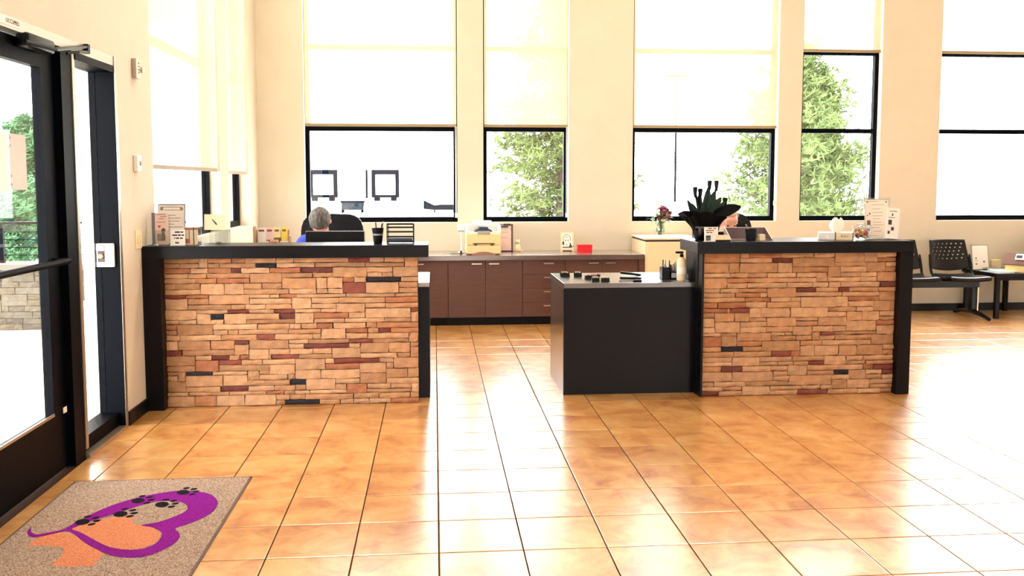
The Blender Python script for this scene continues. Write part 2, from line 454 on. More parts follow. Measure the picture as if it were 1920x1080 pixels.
MB().box(XW - .085, XW - .04, DOOR_Y0 + .17, 4.70, .012, .31).build('bottom_rail', M_frame, door)
MB().box(XW - .066, XW - .060, DOOR_Y0 + .17, 4.70, .31, 2.06).build('pane', M_glass, door)
MB().box(XW - .042, XW - .036, DOOR_Y0 + .17, 4.70, .31, .325).build('glazing_bead', M_silver, door)
bar = MB().tube((XW + .02, DOOR_Y0 + .1, 1.095), (XW + .02, 4.80, 1.095), .017, seg=14).build('push_bar', M_frame, door, smooth=True)
for y in (DOOR_Y0 + .12, 4.77): MB().box(XW - .045, XW + .02, y - .015, y + .015, 1.08, 1.11).build('bar_bracket', M_frame, door)
cl = MB().box(XW - .035, XW + .035, 4.42, 4.72, 2.12, 2.19, .02).build('closer_body', M_blackplastic, door, smooth=True)
MB().path([(XW + .04, 4.36, 2.135), (XW + .07, 4.62, 2.135), (XW + .02, 5.16, 2.225)], [.008, .010, .008]).build('closer_arm', M_blackplastic, door)
MB().path([(XW + .03, 4.86, 2.15), (XW + .055, 4.95, 2.17), (XW + .02, 5.17, 2.20)], .007).box(XW + .005, XW + .03, 5.15, 5.18, 2.19, 2.24).build('closer_link', M_blackplastic, door)
MB().box(XW - .036, XW - .032, 4.80, 4.84, .30, .33).build('door_tag', M_whitepl, door)
# sign on the head bar
sg = thing('door_sign', 'small white sign reading occupied on the silver door header', 'sign', (XW + .0063, 4.23, 2.19))
MB().box(0, .002, -.16, .155, .003, .04).build('sign_plate', M_paper, sg, local=True)
Rm = Matrix.Translation((.0024, .085, .0215)) @ Matrix.Rotation(math.pi / 2, 4, 'Z') @ Matrix.Rotation(math.pi / 2, 4, 'X')
text_mesh('sign_lettering', 'OCCUPIED', .027, M_ink, sg, Rm)
# papers taped to the glass, switch, sensors
pp = thing('glass_notice', 'pink paper notice taped to the entrance door glass', 'notice', (XW - .0595, 4.40, 1.46), group=None)
MB().box(0, .0008, -.02, .15, 0, .26).build('sheet', M_pink, pp, local=True)
mb = MB()
for z in (.02, .06, .2, .235): mb.box(.0008, .0012, -.015, -.008, z, z + .01)
mb.build('sheet_marks', M_ink, pp, local=True)
p2 = thing('glass_notice', 'white paper notice on door glass at the photo edge', 'notice', (XW - .0595, 4.26, 1.45))
MB().box(0, .0008, -.08, .10, 0, .27).build('sheet', M_paper, p2, local=True)
sw = thing('door_release', 'white door release box with copper button on the jamb', 'switch', (XW - .09, 5.598, .99))
MB().box(-.03, .07, -.022, .001, 0, .14, .004).build('box', M_whitepl, sw, local=True)
MB().box(-.022, .018, -.024, -.02, .01, .13).build('window_recess', M_ink, sw, local=True)
MB().lathe([(.0, 0), (.016, 0), (.016, .006), (.012, .01), (0, .01)], seg=16, cap=False).xf(Matrix.Translation((-.002, -.024, .065)) @ Matrix.Rotation(math.pi / 2, 4, 'X')).build('button', mat('copper', (190, 104, 70), .3, metal=.7), sw, local=True)
MB().box(-.02, .016, -.0255, -.0235, .098, .126).box(-.02, .016, -.0255, -.0235, .014, .03).build('label_strip', M_paper, sw, local=True)
al = thing('door_alarm', 'small silver latch alarm high on the left wall', 'alarm', (XW, 6.0, 2.15))
MB().box(0, .03, -.05, .03, 0, .12, .004).build('housing', M_silver, al, local=True)
MB().tube((.015, .055, .06), (.04, .055, .06), .02, seg=14).box(.0, .02, .03, .08, .05, .07).build('lock_cylinder', M_chrome, al, local=True)
mb = MB()
for z in (.03, .05, .07, .09): mb.box(.03, .032, -.012, .0, z, z + .008)
mb.build('indicator_dots', M_ink, al, local=True)
th_ = thing('thermostat', 'white wall thermostat with dark dial on the left wall', 'thermostat', (XW, 5.96, 1.56))
MB().box(0, .028, -.04, .04, 0, .105, .005).build('housing', M_whitepl, th_, local=True)
MB().tube((.028, .012, .055), (.034, .012, .055), .015, seg=16).build('dial', M_greypl, th_, local=True)
ls = thing('light_switch', 'cream double light switch beside the brochure stand', 'switch', (XW, 5.97, 1.07))
MB().box(0, .006, -.06, .06, 0, .12, .002).build('plate', M_cream, ls, local=True)
for y in (-.025, .025): MB().box(.006, .011, y - .012, y + .012, .035, .085).build('rocker', M_cream, ls, local=True)

# ------------------------------------------------------------------ door mat
MZ = .008
mt = thing('door_mat', 'grey-beige door mat with purple heart and black paw prints', 'mat', (-1.366, 3.85, 0))
MB().box(-1.79, -.942, 3.12, 4.583, 0.0002, MZ, .002).build('pile', M_mat, mt)
mb = MB()
for a in ((-1.80, -.932, 4.578, 4.593), (-1.80, -.932, 3.11, 3.125)): mb.box(a[0], a[1], a[2], a[3], .0002, .006)
mb.box(-1.80, -1.788, 3.11, 4.593, .0002, .006).box(-.944, -.932, 3.11, 4.593, .0002, .006).build('rubber_edge', mat('mat_rubber', (92, 76, 70), .8), mt)
outer = [(-1.6, 3.943), (-1.574, 4.033), (-1.524, 4.169), (-1.46, 4.266), (-1.384, 4.337), (-1.297, 4.384), (-1.234, 4.399), (-1.139, 4.377), (-1.074, 4.331), (-1.025, 4.248), (-1.008, 4.162), (-1.014, 4.08), (-1.046, 4.005), (-1.092, 3.944), (-1.122, 3.907), (-1.094, 3.86), (-1.078, 3.812), (-1.078, 3.751), (-1.1, 3.693), (-1.135, 3.639), (-1.183, 3.612), (-1.246, 3.618), (-1.306, 3.646), (-1.37, 3.702), (-1.451, 3.782), (-1.526, 3.873), (-1.578, 3.917), (-1.64, 3.878), (-1.679, 3.86), (-1.711, 3.873), (-1.741, 3.923), (-1.75, 3.981), (-1.729, 3.93), (-1.692, 3.892), (-1.651, 3.908)]
inner = [(-1.565, 3.945), (-1.529, 4.012), (-1.459, 4.092), (-1.396, 4.167), (-1.344, 4.228), (-1.283, 4.264), (-1.198, 4.244), (-1.154, 4.202), (-1.133, 4.136), (-1.148, 4.083), (-1.188, 4.025), (-1.227, 3.986), (-1.283, 3.961), (-1.221, 3.927), (-1.178, 3.883), (-1.158, 3.834), (-1.155, 3.765), (-1.175, 3.714), (-1.213, 3.691), (-1.266, 3.696), (-1.334, 3.728), (-1.4, 3.786), (-1.474, 3.861), (-1.529, 3.913)]
peach1 = [(-1.569, 3.941), (-1.542, 3.979), (-1.479, 4.041), (-1.414, 4.088), (-1.337, 4.064), (-1.34, 3.996), (-1.28, 3.96), (-1.221, 3.927), (-1.173, 3.867), (-1.159, 3.819), (-1.163, 3.75), (-1.199, 3.699), (-1.266, 3.696), (-1.334, 3.728), (-1.426, 3.811), (-1.511, 3.896)]
peach2 = [(-1.682, 3.772), (-1.658, 3.924), (-1.584, 3.902), (-1.523, 3.865), (-1.439, 3.766), (-1.334, 3.663), (-1.333, 3.614), (-1.337, 3.547), (-1.411, 3.542), (-1.499, 3.561), (-1.493, 3.67), (-1.522, 3.744), (-1.611, 3.766)]
def smooth_poly(P, n=3):
    out = []
    for i in range(len(P)):
        p0, p1, p2_, p3 = (Vector(P[(i + q) % len(P)]) for q in (-1, 0, 1, 2))
        for t in range(n):
            t /= n
            out.append(tuple(.5 * (2 * p1 + (p2_ - p0) * t + (2 * p0 - 5 * p1 + 4 * p2_ - p3) * t * t + (3 * p1 - p0 - 3 * p2_ + p3) * t ** 3)))
    return out
def fill(loops, z):
    mb = MB(); es = []
    for lp in loops:
        vv = [mb.bm.verts.new((x, y, z)) for x, y in lp]
        es += [mb.bm.edges.new((vv[i], vv[(i + 1) % len(vv)])) for i in range(len(vv))]
    bmesh.ops.triangle_fill(mb.bm, edges=es, use_beauty=True)
    for f in mb.bm.faces:
        if f.normal.z < 0: f.normal_flip()
    return mb
fill([peach1], MZ + .0006).build('peach_patch', M_peach, mt)
fill([peach2], MZ + .0006).build('peach_patch', M_peach, mt)
fill([smooth_poly(outer), smooth_poly(inner)], MZ + .0012).build('heart_print', M_purple, mt)
for (px, py) in [(-1.19, 4.387), (-1.369, 4.287), (-1.242, 4.227), (-1.392, 4.118), (-1.526, 4.035)]:
    mb = MB(); ang = math.radians(30)
    def disc(cx, cy, rx, ry):
        P = []
        for i in range(12):
            t = 2 * math.pi * i / 12; u, v = cx + rx * math.cos(t), cy + ry * math.sin(t)
            P.append((px + u * math.cos(ang) - v * math.sin(ang), py + u * math.sin(ang) + v * math.cos(ang), MZ + .0018))
        mb.face(P)
    disc(-.022, 0, .023, .030)
    for cx, cy in ((.0, -.042), (.020, -.018), (.022, .014), (.002, .042)): disc(cx, cy, .013, .010)
    mb.xf(Matrix.Translation((px, py, 0)) @ Matrix.Scale(1.28, 4) @ Matrix.Translation((-px, -py, 0))); mb.xf(Matrix.Translation((0, 0, MZ + .0018 - mb.bm.verts[0].co.z))); mb.build('paw_print', M_pawink, mt)

# ------------------------------------------------------------------ reception desks
STONE = {'t': [(.44, .23, .115), (.49, .275, .145), (.40, .20, .095), (.46, .255, .135), (.52, .30, .16), (.42, .22, .105)],
         'm': [(.17, .042, .028), (.22, .06, .04), (.14, .04, .03)], 'k': [(.022, .02, .026), (.035, .03, .032)], 'b': [(.40, .17, .075), (.34, .13, .06)]}
def stone_panel(parent, x0, x1, z0, z1, yf, specials, seed, name='stone', proud=.016, rowh=.0345):
    rnd = random.Random(seed)
    W, H = x1 - x0, z1 - z0
    nr = round(H / rowh); dx = .005; nc = int(W / dx)
    zb = [z1 - H * r / nr + (rnd.uniform(-.005, .005) if 0 < r < nr else 0) for r in range(nr + 1)]
    occ = [[0] * nc for _ in range(nr)]
    stones = []
    def put(r, h, c0, c1, kind):
        for q in range(r, r + h):
            for c in range(c0, c1): occ[q][c] = 1
        stones.append((r, h, c0, c1, kind))
    for u0, v0, u1, v1, kd in specials:
        r = min(nr - 1, max(0, round(v0 * nr))); h = max(1, min(2, round((v1 - v0) * nr))); h = min(h, nr - r)
        c0 = max(0, int(u0 * nc)); c1 = min(nc, int(u1 * nc))
        if c0 < 6: c0 = 0
        if c1 > nc - 6: c1 = nc
        if any(occ[q][c] for q in range(r, r + h) for c in range(c0, c1)): continue
        put(r, h, c0, c1, kd)
    for r in range(nr):
        c = 0
        while c < nc:
            if occ[r][c]: c += 1; continue
            e = c
            while e < nc and not occ[r][e]: e += 1
            run = e - c
            L_ = int(rnd.choice((rnd.uniform(.07, .15), rnd.uniform(.13, .24), rnd.uniform(.18, .34))) / dx)
            if run - L_ < 10: L_ = run
            if L_ > 76: L_ = L_ // 2
            h = 1
            if rnd.random() < .34 and r + 1 < nr and not any(occ[r + 1][c:c + L_]): h = 2
            kd = 'b' if rnd.random() < .05 else 't'
            put(r, h, c, c + L_, kd); c += L_
    for r, h, c0, c1, kd in stones:
        a, b = x0 + W * c0 / nc, x0 + W * c1 / nc; zt, zl = zb[r], zb[r + h]
        g = .0022; a += g; b -= g; zt -= g; zl += g
        pr = rnd.uniform(.002, proud) if kd != 'k' else rnd.uniform(0, .004)
        nu = 4 if b - a > .12 else 3; nv = 2
        mb = MB(); V = []
        sl = rnd.uniform(-.004, .004)
        for i in range(nu + 1):
            col = []
            for j in range(nv + 1):
                u, v = i / nu, j / nv
                edge = (i in (0, nu)) + (j in (0, nv))
                jx = rnd.uniform(-.002, .002); jz = rnd.uniform(-.002, .002)
                yy = yf - pr - sl * (u - .5) + (.006 if edge else 0) + (.003 if edge == 2 else 0) + rnd.uniform(-.0028, .0028)
                col.append(mb.bm.verts.new((a + (b - a) * u + jx, yy, zl + (zt - zl) * v + jz)))
            V.append(col)
        for i in range(nu):
            for j in range(nv): mb.bm.faces.new((V[i][j], V[i + 1][j], V[i + 1][j + 1], V[i][j + 1]))
        rim = [V[i][0] for i in range(nu + 1)] + [V[nu][j] for j in range(1, nv + 1)] + [V[i][nv] for i in range(nu - 1, -1, -1)] + [V[0][j] for j in range(nv - 1, 0, -1)]
        bk = [mb.bm.verts.new((v.co.x, yf + .012, v.co.z)) for v in rim]
        for i in range(len(rim)):
            j = (i + 1) % len(rim); mb.bm.faces.new((rim[j], rim[i], bk[i], bk[j]))
        me = mb.mesh(name, M_stone)
        o = link_mesh(name, me, parent)
        me.transform(Matrix.Translation(-Vector((a, yf, zl)))); o.location = Vector((a, yf, zl)) - root_loc(parent)
        base = rnd.choice(STONE[kd]); f = rnd.uniform(.86, 1.1)
        o.color = (base[0] * f, base[1] * f, base[2] * f, 1)
    return len(stones)
def sp(cx0, cy0, cx1, cy1, L_): return [((a - cx0) / (cx1 - cx0), (b - cy0) / (cy1 - cy0), (c - cx0) / (cx1 - cx0), (d - cy0) / (cy1 - cy0), k_) for a, b, c, d, k_ in L_]
SPL = sp(130, 80, 1735, 1010, [(405, 85, 555, 118, 'b'), (555, 85, 640, 118, 'b'), (1295, 80, 1430, 115, 'm'), (705, 115, 835, 148, 'k'), (145, 155, 295, 185, 'b'), (405, 158, 550, 185, 'b'), (550, 152, 612, 190, 'm'), (790, 155, 985, 180, 'b'), (990, 148, 1190, 178, 'm'), (1255, 235, 1400, 285, 'm'), (1405, 215, 1625, 242, 'k'), (130, 303, 262, 320, 'm'), (262, 305, 405, 330, 'b'), (850, 300, 960, 330, 'b'), (525, 400, 655, 438, 'm'), (815, 395, 945, 440, 'm'), (850, 445, 945, 480, 'm'), (1690, 393, 1735, 425, 'm'), (415, 443, 495, 465, 'k'), (1065, 443, 1290, 478, 'b'), (1480, 532, 1557, 572, 'm'), (705, 548, 815, 580, 'm'), (560, 585, 650, 608, 'm'), (1290, 580, 1440, 612, 'm'), (1000, 622, 1288, 658, 'm'), (130, 657, 230, 672, 'm'), (415, 703, 525, 728, 'm'), (790, 693, 962, 725, 'm'), (455, 730, 600, 765, 'm'), (1190, 728, 1480, 755, 'm'), (248, 795, 420, 830, 'k'), (905, 843, 1008, 866, 'k'), (465, 875, 640, 903, 'm'), (750, 907, 865, 940, 'b'), (870, 985, 1095, 1010, 'k'), (300, 950, 435, 1010, 'b')])
SPR = sp(855, 95, 1815, 805, [(1080, 97, 1240, 115, 'b'), (1195, 118, 1295, 140, 'm'), (970, 218, 1110, 240, 'b'), (1315, 255, 1418, 278, 'm'), (1530, 255, 1585, 268, 'm'), (1740, 252, 1815, 285, 'm'), (1065, 315, 1190, 348, 'b'), (1580, 310, 1710, 338, 'b'), (985, 372, 1085, 408, 'm'), (930, 350, 1070, 370, 'b'), (865, 375, 980, 398, 'b'), (1445, 497, 1518, 525, 'm'), (950, 568, 1060, 592, 'k'), (1200, 590, 1300, 612, 'm'), (1385, 637, 1465, 662, 'm'), (955, 667, 1055, 698, 'm'), (1720, 660, 1815, 682, 'm'), (1760, 685, 1815, 710, 'm'), (1518, 690, 1595, 720, 'k'), (1335, 778, 1488, 805, 'm'), (855, 785, 945, 805, 'm'), (1725, 443, 1815, 468, 'b')])

ZD = 1.08
dl = thing('reception_desk', 'stone-faced reception desk with black top against the left wall', 'reception desk', (-.96, 6.2, 0), group='stone reception desks')
MB().box(XW + .002, -.043, 6.02, 6.36, .998, ZD, .003).build('counter_top', M_black, dl)
MB().box(XW + .002, -1.775, 6.02, 6.36, 0, .998).build('end_post', M_black, dl)
MB().box(-1.775, -.115, 6.115, 6.20, 0, .998).build('panel_core', M_core, dl)
MB().box(-.115, -.04, 6.24, 6.36, 0, .775).build('wing_panel', M_black, dl)
MB().box(-1.775, -.04, 6.24, 6.96, .775, .805).build('work_top', mat('work_laminate', (150, 140, 134), .18, coat=1.), dl)
MB().box(-.115, -.04, 6.36, 6.96, 0, .775).build('side_panel', M_black, dl)
MB().box(-1.775, -.115, 6.20, 6.24, 0, .998).build('back_panel', M_black, dl)
stone_panel(dl, -1.775, -.115, .002, .997, 6.105, SPL, 3)

dr = thing('reception_desk', 'stone-faced reception desk with black top carrying the dark potted plant', 'reception desk', (2.55, 6.2, 0), group='stone reception desks')
MB().box(1.79, 3.33, 6.05, 6.50, 1.005, 1.085, .003).build('counter_top', M_black, dr)
MB().box(3.235, 3.33, 6.05, 6.50, 0, 1.005).build('end_post', M_black, dr)
MB().box(1.85, 3.235, 6.115, 6.18, 0, 1.005).build('panel_core', M_core, dr)
MB().box(1.83, 3.235, 6.18, 6.23, 0, 1.005).build('back_panel', M_black, dr)
MB().box(1.835, 1.85, 6.09, 6.50, 0, 1.005).build('side_panel', M_black, dr)
MB().box(1.86, 3.235, 6.23, 6.97, .76, .789).build('work_top', MATS['work_laminate'], dr)
stone_panel(dr, 1.85, 3.235, .002, 1.004, 6.105, SPR, 11)

db = thing('side_desk', 'low black box-shaped desk joined to the desk with the plant', 'desk', (1.37, 6.6, 0))
MB().box(.895, 1.83, 6.235, 6.96, .755, .789, .002).build('desk_top', M_deskgl, db)
MB().box(.895, 1.83, 6.235, 6.26, 0, .755).build('front_panel', M_black, db)
MB().box(.895, .925, 6.26, 6.96, 0, .755).build('side_panel', M_deskgl, db)
MB().box(1.79, 1.83, 6.26, 6.96, 0, .755).build('side_panel', M_black, db)

# ------------------------------------------------------------------ back cabinets
YC = 9.36
def handle(parent, x, z):
    mb = MB(); mb.box(x - .052, x + .052, YC - .030, YC - .022, z - .006, z + .006).box(x - .050, x - .040, YC - .024, YC + .002, z - .005, z + .005).box(x + .040, x + .050, YC - .024, YC + .002, z - .005, z + .005)
    mb.build('handle', M_chrome, parent)
def cabinet(a, b, kind, label):
    t = thing('base_cabinet', label, 'cabinet', ((a + b) / 2, 9.7, 0), group='brown base cabinets')
    MB().box(a, b, YC + .02, YB - .002, .085, .682).build('carcass', M_cab, t)
    MB().box(a, b, YC + .045, YB - .1, 0, .085).build('toe_kick', M_toe, t)
    if kind == 'doors':
        mid = (a + b) / 2
        for p, q, hx in ((a, mid, mid - .09), (mid, b, mid + .09)):
            d = MB().box(p + .002, q - .002, YC, YC + .02, .088, .678, .0015).build('door', M_cab, t); handle(d, hx, .648)
    else:
        for i in range(4):
            z1 = .678 - i * .1475
            d = MB().box(a + .002, b - .002, YC, YC + .02, z1 - .1445, z1, .0015).build('drawer', M_cab, t); handle(d, (a + b) / 2 + .05, z1 - .03)
cabinet(-1.43, -.648, 'doors', 'brown two-door cabinet hidden behind the desk by the left wall')
cabinet(-.645, .132, 'doors', 'brown two-door base cabinet partly behind the left reception desk')
cabinet(.134, .907, 'doors', 'brown two-door base cabinet under the printer')
cabinet(.909, 1.354, 'drawers', 'brown base cabinet with four drawers beneath the small cat figurine')
cabinet(1.356, 2.135, 'doors', 'brown two-door base cabinet under the red box')
wt = thing('worktop', 'long dark worktop over the brown cabinets carrying the printer', 'worktop', (.4, 9.7, .684))
MB().box(-1.43, 2.19, YC - .03, YB - .001, .684, .735, .002).build('slab', M_cabtop, wt)
MB().box(2.137, 2.19, YC - .02, YB - .001, 0, .684).build('end_panel', M_cab, wt)

fc = thing('file_cabinet', 'cream lateral file cabinet with the flower vase on top', 'file cabinet', (2.5, 9.65, 0))
MB().box(2.20, 2.80, 9.33, 9.99, 0.02, .868).build('body', M_cream, fc)
MB().box(2.19, 2.81, 9.32, 9.995, .888, .905, .003).build('top', M_cream, fc)
MB().box(2.205, 2.795, 9.34, 9.99, .868, .888).build('black_strip', M_ink, fc)  # black strip between cabinet body and top
for z0, z1 in ((.05, .45), (.46, .86)):
    d = MB().box(2.215, 2.785, 9.312, 9.33, z0, z1, .002).build('drawer', M_cream, fc)
    MB().box(2.58, 2.63, 9.300, 9.312, z1 - .05, z1 - .04).build('handle', M_ink, d)

# ------------------------------------------------------------------ things on the back worktop
ZT = .735
pr = thing('printer', 'beige laser printer with dark paper feed on the back worktop', 'printer', (.507, 9.56, ZT))
MB().box(-.18, .18, -.17, .23, .012, .10, .01).build('tray_unit', M_beigepl, pr, local=True)
MB().box(-.18, .18, -.17, .23, .10, .225, .012).build('body', M_beigepl, pr, local=True)
mb = MB(); mb.box(-.18, -.15, -.16, .23, .225, .31, .006).box(.15, .18, -.16, .23, .225, .31, .006).box(-.15, .15, .06, .23, .225, .31, .006).box(-.15, .15, -.16, .06, .225, .24)
mb.build('upper_body', M_whitepl, pr, local=True)
MB().prism([(-.10, .24), (.10, .24), (.075, .262), (.05, .27), (.045, .29), (-.045, .29), (-.05, .27), (-.075, .262)], lambda u, v, t_: (u, t_, v), -.13, .06).build('toner_flap', mat('navy_plastic', (22, 36, 70), .4), pr, local=True)
MB().box(-.065, .065, -.178, -.16, .218, .25, .003).build('paper_stop', M_greypl, pr, local=True)
MB().box(-.10, .10, .10, .20, .31, .345, .006).build('output_tray', M_whitepl, pr, local=True)
MB().box(-.115, .115, -.176, -.168, .115, .124).box(-.10, -.07, -.176, -.168, .103, .115).box(.07, .10, -.176, -.168, .103, .115).build('tray_grip', M_ink, pr, local=True)
mb = MB(); mb.prism([(-.13, .0), (.13, .0), (.10, .018), (.05, .032), (0, .036), (-.05, .032), (-.10, .018)], lambda u, v, t_: (u, t_, v), -.172, -.15)
mb.build('front_arch', mat('brown_tray', (150, 110, 92), .6), pr, local=True)
ca = thing('power_cable', 'grey power cables loosely coiled beside the beige printer', 'cable', (.22, 9.58, ZT))
MB().path([(.09, .1, .004), (.03, .0, .004), (-.05, -.03, .004), (-.09, .03, .004), (-.03, .07, .004), (.04, .04, .004)], .004, 6).build('cable_run', M_greypl, ca, local=True)
MB().tube((.055, -.03, 0), (.055, -.03, .035), .012).build('plug', M_ink, ca, local=True)
ds = thing('slim_stand', 'white slim stand with boxy head beside the beige printer', 'stand', (.285, 9.76, ZT))
MB().lathe([(.04, 0), (.04, .008), (.012, .016), (.009, .02), (.009, .25)], seg=16).build('post', M_whitepl, ds, local=True, smooth=True)
MB().box(-.04, .035, -.03, .03, .235, .30, .008).build('head', M_whitepl, ds, local=True)
MB().box(-.035, .03, -.034, -.03, .225, .24).build('grille', M_greypl, ds, local=True)
cb = thing('paper_stand', 'tall stand of pinkish papers with clip behind the beige printer', 'clipboard', (.767, 9.86, ZT))
s_ = MB().box(-.075, .075, -.012, .0, .008, .30, .001).box(.073, .083, -.03, .03, 0, .30).build('board', mat('brown_board', (120, 84, 74), .6), cb, local=True)
MB().box(-.07, .065, -.016, -.012, .012, .285).build('sheets', M_pink, cb, local=True)
MB().box(-.05, .03, -.024, -.014, .265, .28).box(-.02, .06, -.03, -.01, .285, .305, .003).build('clip', M_ink, cb, local=True)
MB().box(-.07, .085, -.05, .03, 0, .008).build('foot', M_ink, cb, local=True)
mb = MB()
for z, w_ in ((.25, .10), (.235, .07), (.21, .09), (.15, .08)): mb.box(-.06, -.06 + w_, -.0166, -.016, z, z + .004)
mb.build('print', M_inkl, cb, local=True)
cat_ = thing('cat_figurine', 'small cream sitting cat figurine on the back worktop', 'figurine', (.9, 9.82, ZT))
MB().lathe([(.0, 0), (.034, .0), (.038, .02), (.034, .05), (.022, .08), (.015, .088)], seg=18).ball((0, -.006, .105), (.026, .024, .023)).build('body', M_cream, cat_, local=True, smooth='all')
for sx in (-1, 1): MB().tube((sx * .015, -.004, .118), (sx * .02, -.004, .142), .010, .001, 8).build('ear', M_cream, cat_, local=True)
MB().path([(.03, .01, .01), (.05, .0, .012), (.058, -.015, .01)], .007).build('tail', M_cream, cat_, local=True)
MB().ball((-.009, -.028, .11), .004, 8, 6).ball((.009, -.028, .11), .004, 8, 6).ball((0, -.031, .101), .0035, 8, 6).build('face_marks', M_ink, cat_, local=True)
MB().lathe([(.016, .083), (.019, .087), (.016, .091)], seg=16).build('collar', M_ink, cat_, local=True)
pf = thing('framed_portrait', 'small cream-framed drawing of a dog beside the red box', 'picture', (1.447, 9.84, ZT))
M_tilt = Matrix.Rotation(math.radians(-7), 4, 'X')
MB().box(-.073, .073, -.006, .006, 0, .21, .002).xf(M_tilt).build('frame', M_cream, pf, local=True)
MB().box(-.058, .058, -.0075, -.006, .028, .195).xf(M_tilt).build('sheet', M_paper, pf, local=True)
def ell(mb, cx, cz, rx, rz, y, w_=0, n=20, t0=0., t1=2 * math.pi):
    P = [(cx + rx * math.cos(t0 + (t1 - t0) * i / n), cz + rz * math.sin(t0 + (t1 - t0) * i / n)) for i in range(n + 1)]
    if w_:
        for (a, b), (c, d) in zip(P, P[1:]): mb.tube((a, y, b), (c, y, d), w_, seg=5)
    else: mb.face([(a, y, b) for a, b in P[:-1]])
mb = MB(); ell(mb, -.003, .13, .040, .052, -.0085, .0022, t0=-.3, t1=math.pi + .3)
for ex in (-.018, .012): ell(mb, ex, .118, .007, .005, -.0085)
ell(mb, -.003, .155, .006, .004, -.0085); ell(mb, -.004, .07, .007, .004, -.0085)
ell(mb, -.043, .088, .010, .022, -.0085)
mb.face([(.030, -.0085, .105), (.050, -.0085, .06), (.052, -.0085, .048), (.020, -.0085, .048), (.030, -.0085, .075)])
mb.box(-.052, .055, -.009, -.0085, .038, .048).xf(M_tilt).build('drawing', M_ink, pf, local=True)
MB().box(-.05, .052, -.012, -.006, .0, .010).xf(M_tilt).build('bottom_rail', M_ink, pf, local=True)
MB().box(.058, .072, .0, .07, 0, .06).build('easel_back', M_ink, pf, local=True)
rb = thing('red_box', 'small bright red box at the right of the framed dog drawing', 'box', (1.63, 9.78, ZT))
MB().box(-.077, .077, -.05, .05, 0, .062, .003).build('body', M_red, rb, local=True)
MB().box(-.079, .079, -.052, .052, .062, .076, .003).build('lid', M_red, rb, local=True)

# vase of flowers on the file cabinet
vz = thing('flower_vase', 'glass vase of magenta and white flowers on the cream file cabinet', 'vase', (2.43, 9.62, .905))
MB().lathe([(.0, .003), (.036, .003), (.044, .03), (.048, .07), (.040, .11), (.038, .125), (.050, .145), (.047, .146), (.034, .125), (.036, .11), (.044, .07), (.040, .03), (.0, .01)], seg=24, cap=False).build('vase_body', M_water, vz, local=True, smooth='all')
rnd = random.Random(5); mb = MB(); heads = []
for i in range(30):
    a = rnd.uniform(0, 6.28); r_ = rnd.uniform(.01, .105); z = rnd.uniform(.20, .335) - r_ * .35
    tip = Vector((r_ * math.cos(a), r_ * math.sin(a) * .8, z)); mb.path([(rnd.uniform(-.02, .02), rnd.uniform(-.02, .02), .02), (tip.x * .25, tip.y * .25, .14), tip], .0028, 5); heads.append(tip)
mb.build('stems', mat('stem_green', (56, 92, 42), .6), vz, local=True)
mb = MB()
for i in range(110):
    a = rnd.uniform(0, 6.28); r_ = rnd.uniform(.02, .12); c = Vector((r_ * math.cos(a), r_ * math.sin(a), rnd.uniform(.13, .27)))
    d = Vector((math.cos(a + rnd.uniform(-.6, .6)), math.sin(a + rnd.uniform(-.6, .6)), rnd.uniform(-.4, .7))).normalized(); s2 = d.cross(Vector((0, 0, 1))).normalized() * .014; L_ = rnd.uniform(.04, .07)
    mb.face([c, c + d * L_ * .5 + s2, c + d * L_, c + d * L_ * .5 - s2])
mb.build('leaves', M_leafg, vz, local=True)
for i, h_ in enumerate(heads):
    mg = h_.x > -.01 and h_.z > .18
    mb = MB(); R_ = .034 if mg else .020
    for q in range(7):
        a = q * 2 * math.pi / 7; e = Vector((math.cos(a), math.sin(a), .35))
        sd = Vector((-math.sin(a), math.cos(a), 0)) * R_ * .42
        mb.face([h_, h_ + e * R_ * .6 + sd, h_ + e * R_ + Vector((0, 0, .004)), h_ + e * R_ * .6 - sd])
    mb.ball(h_ + Vector((0, 0, .004)), R_ * .72, 10, 7).build('blossom', M_magenta if mg else M_whitepetal, vz, local=True)

# ------------------------------------------------------------------ things on the left desk top
def sheet_print(mb, x0, x1, y, rows, rnd, h=.004):
    for z in rows:
        w_ = rnd.uniform(.45, .95) * (x1 - x0); o_ = rnd.uniform(0, (x1 - x0) - w_); mb.box(x0 + o_, x0 + o_ + w_, y - .0006, y, z, z + h)
rnd = random.Random(9)
b1 = thing('leaflet_holder', 'upright leaflets with black dog photo in a clear holder by the wall', 'leaflet holder', (-1.80, 6.16, ZD), rz=-.12)
MB().box(-.055, .055, .006, .010, 0, .20).box(-.055, .055, -.022, .010, 0, .003).box(-.055, .055, -.022, -.019, 0, .10).build('holder', M_acryl, b1, local=True)
MB().box(-.062, -.03, -.004, .004, .004, .214).build('rear_leaflet', mat('grey_leaflet', (128, 122, 130), .7), b1, local=True)
MB().box(-.036, .05, -.012, -.006, .004, .212).build('front_leaflet', M_pink, b1, local=True)
mb = MB(); sheet_print(mb, -.032, .046, -.012, (.200, .186, .172), rnd, .005); mb.box(-.03, .035, -.0128, -.012, .200, .204).box(-.03, .035, -.0128, -.012, .150, .154)
mb.box(-.024, .022, -.0126, -.012, .028, .075).build('print', M_inkl, b1, local=True)
mb = MB(); mb.prism([(.0, .03), (.03, .03), (.032, .06), (.026, .085), (.034, .10), (.02, .115), (.004, .10), (.008, .075)], lambda u, v, t_: (u, t_, v), -.0134, -.0126)
mb.build('dog_picture', M_ink, b1, local=True)
MB().prism([(-.018, .125), (-.008, .112), (.002, .125), (-.003, .132), (-.008, .127), (-.013, .132)], lambda u, v, t_: (u, t_, v), -.0134, -.012).build('heart_mark', mat('brown_ink', (150, 84, 66), .7), b1, local=True)
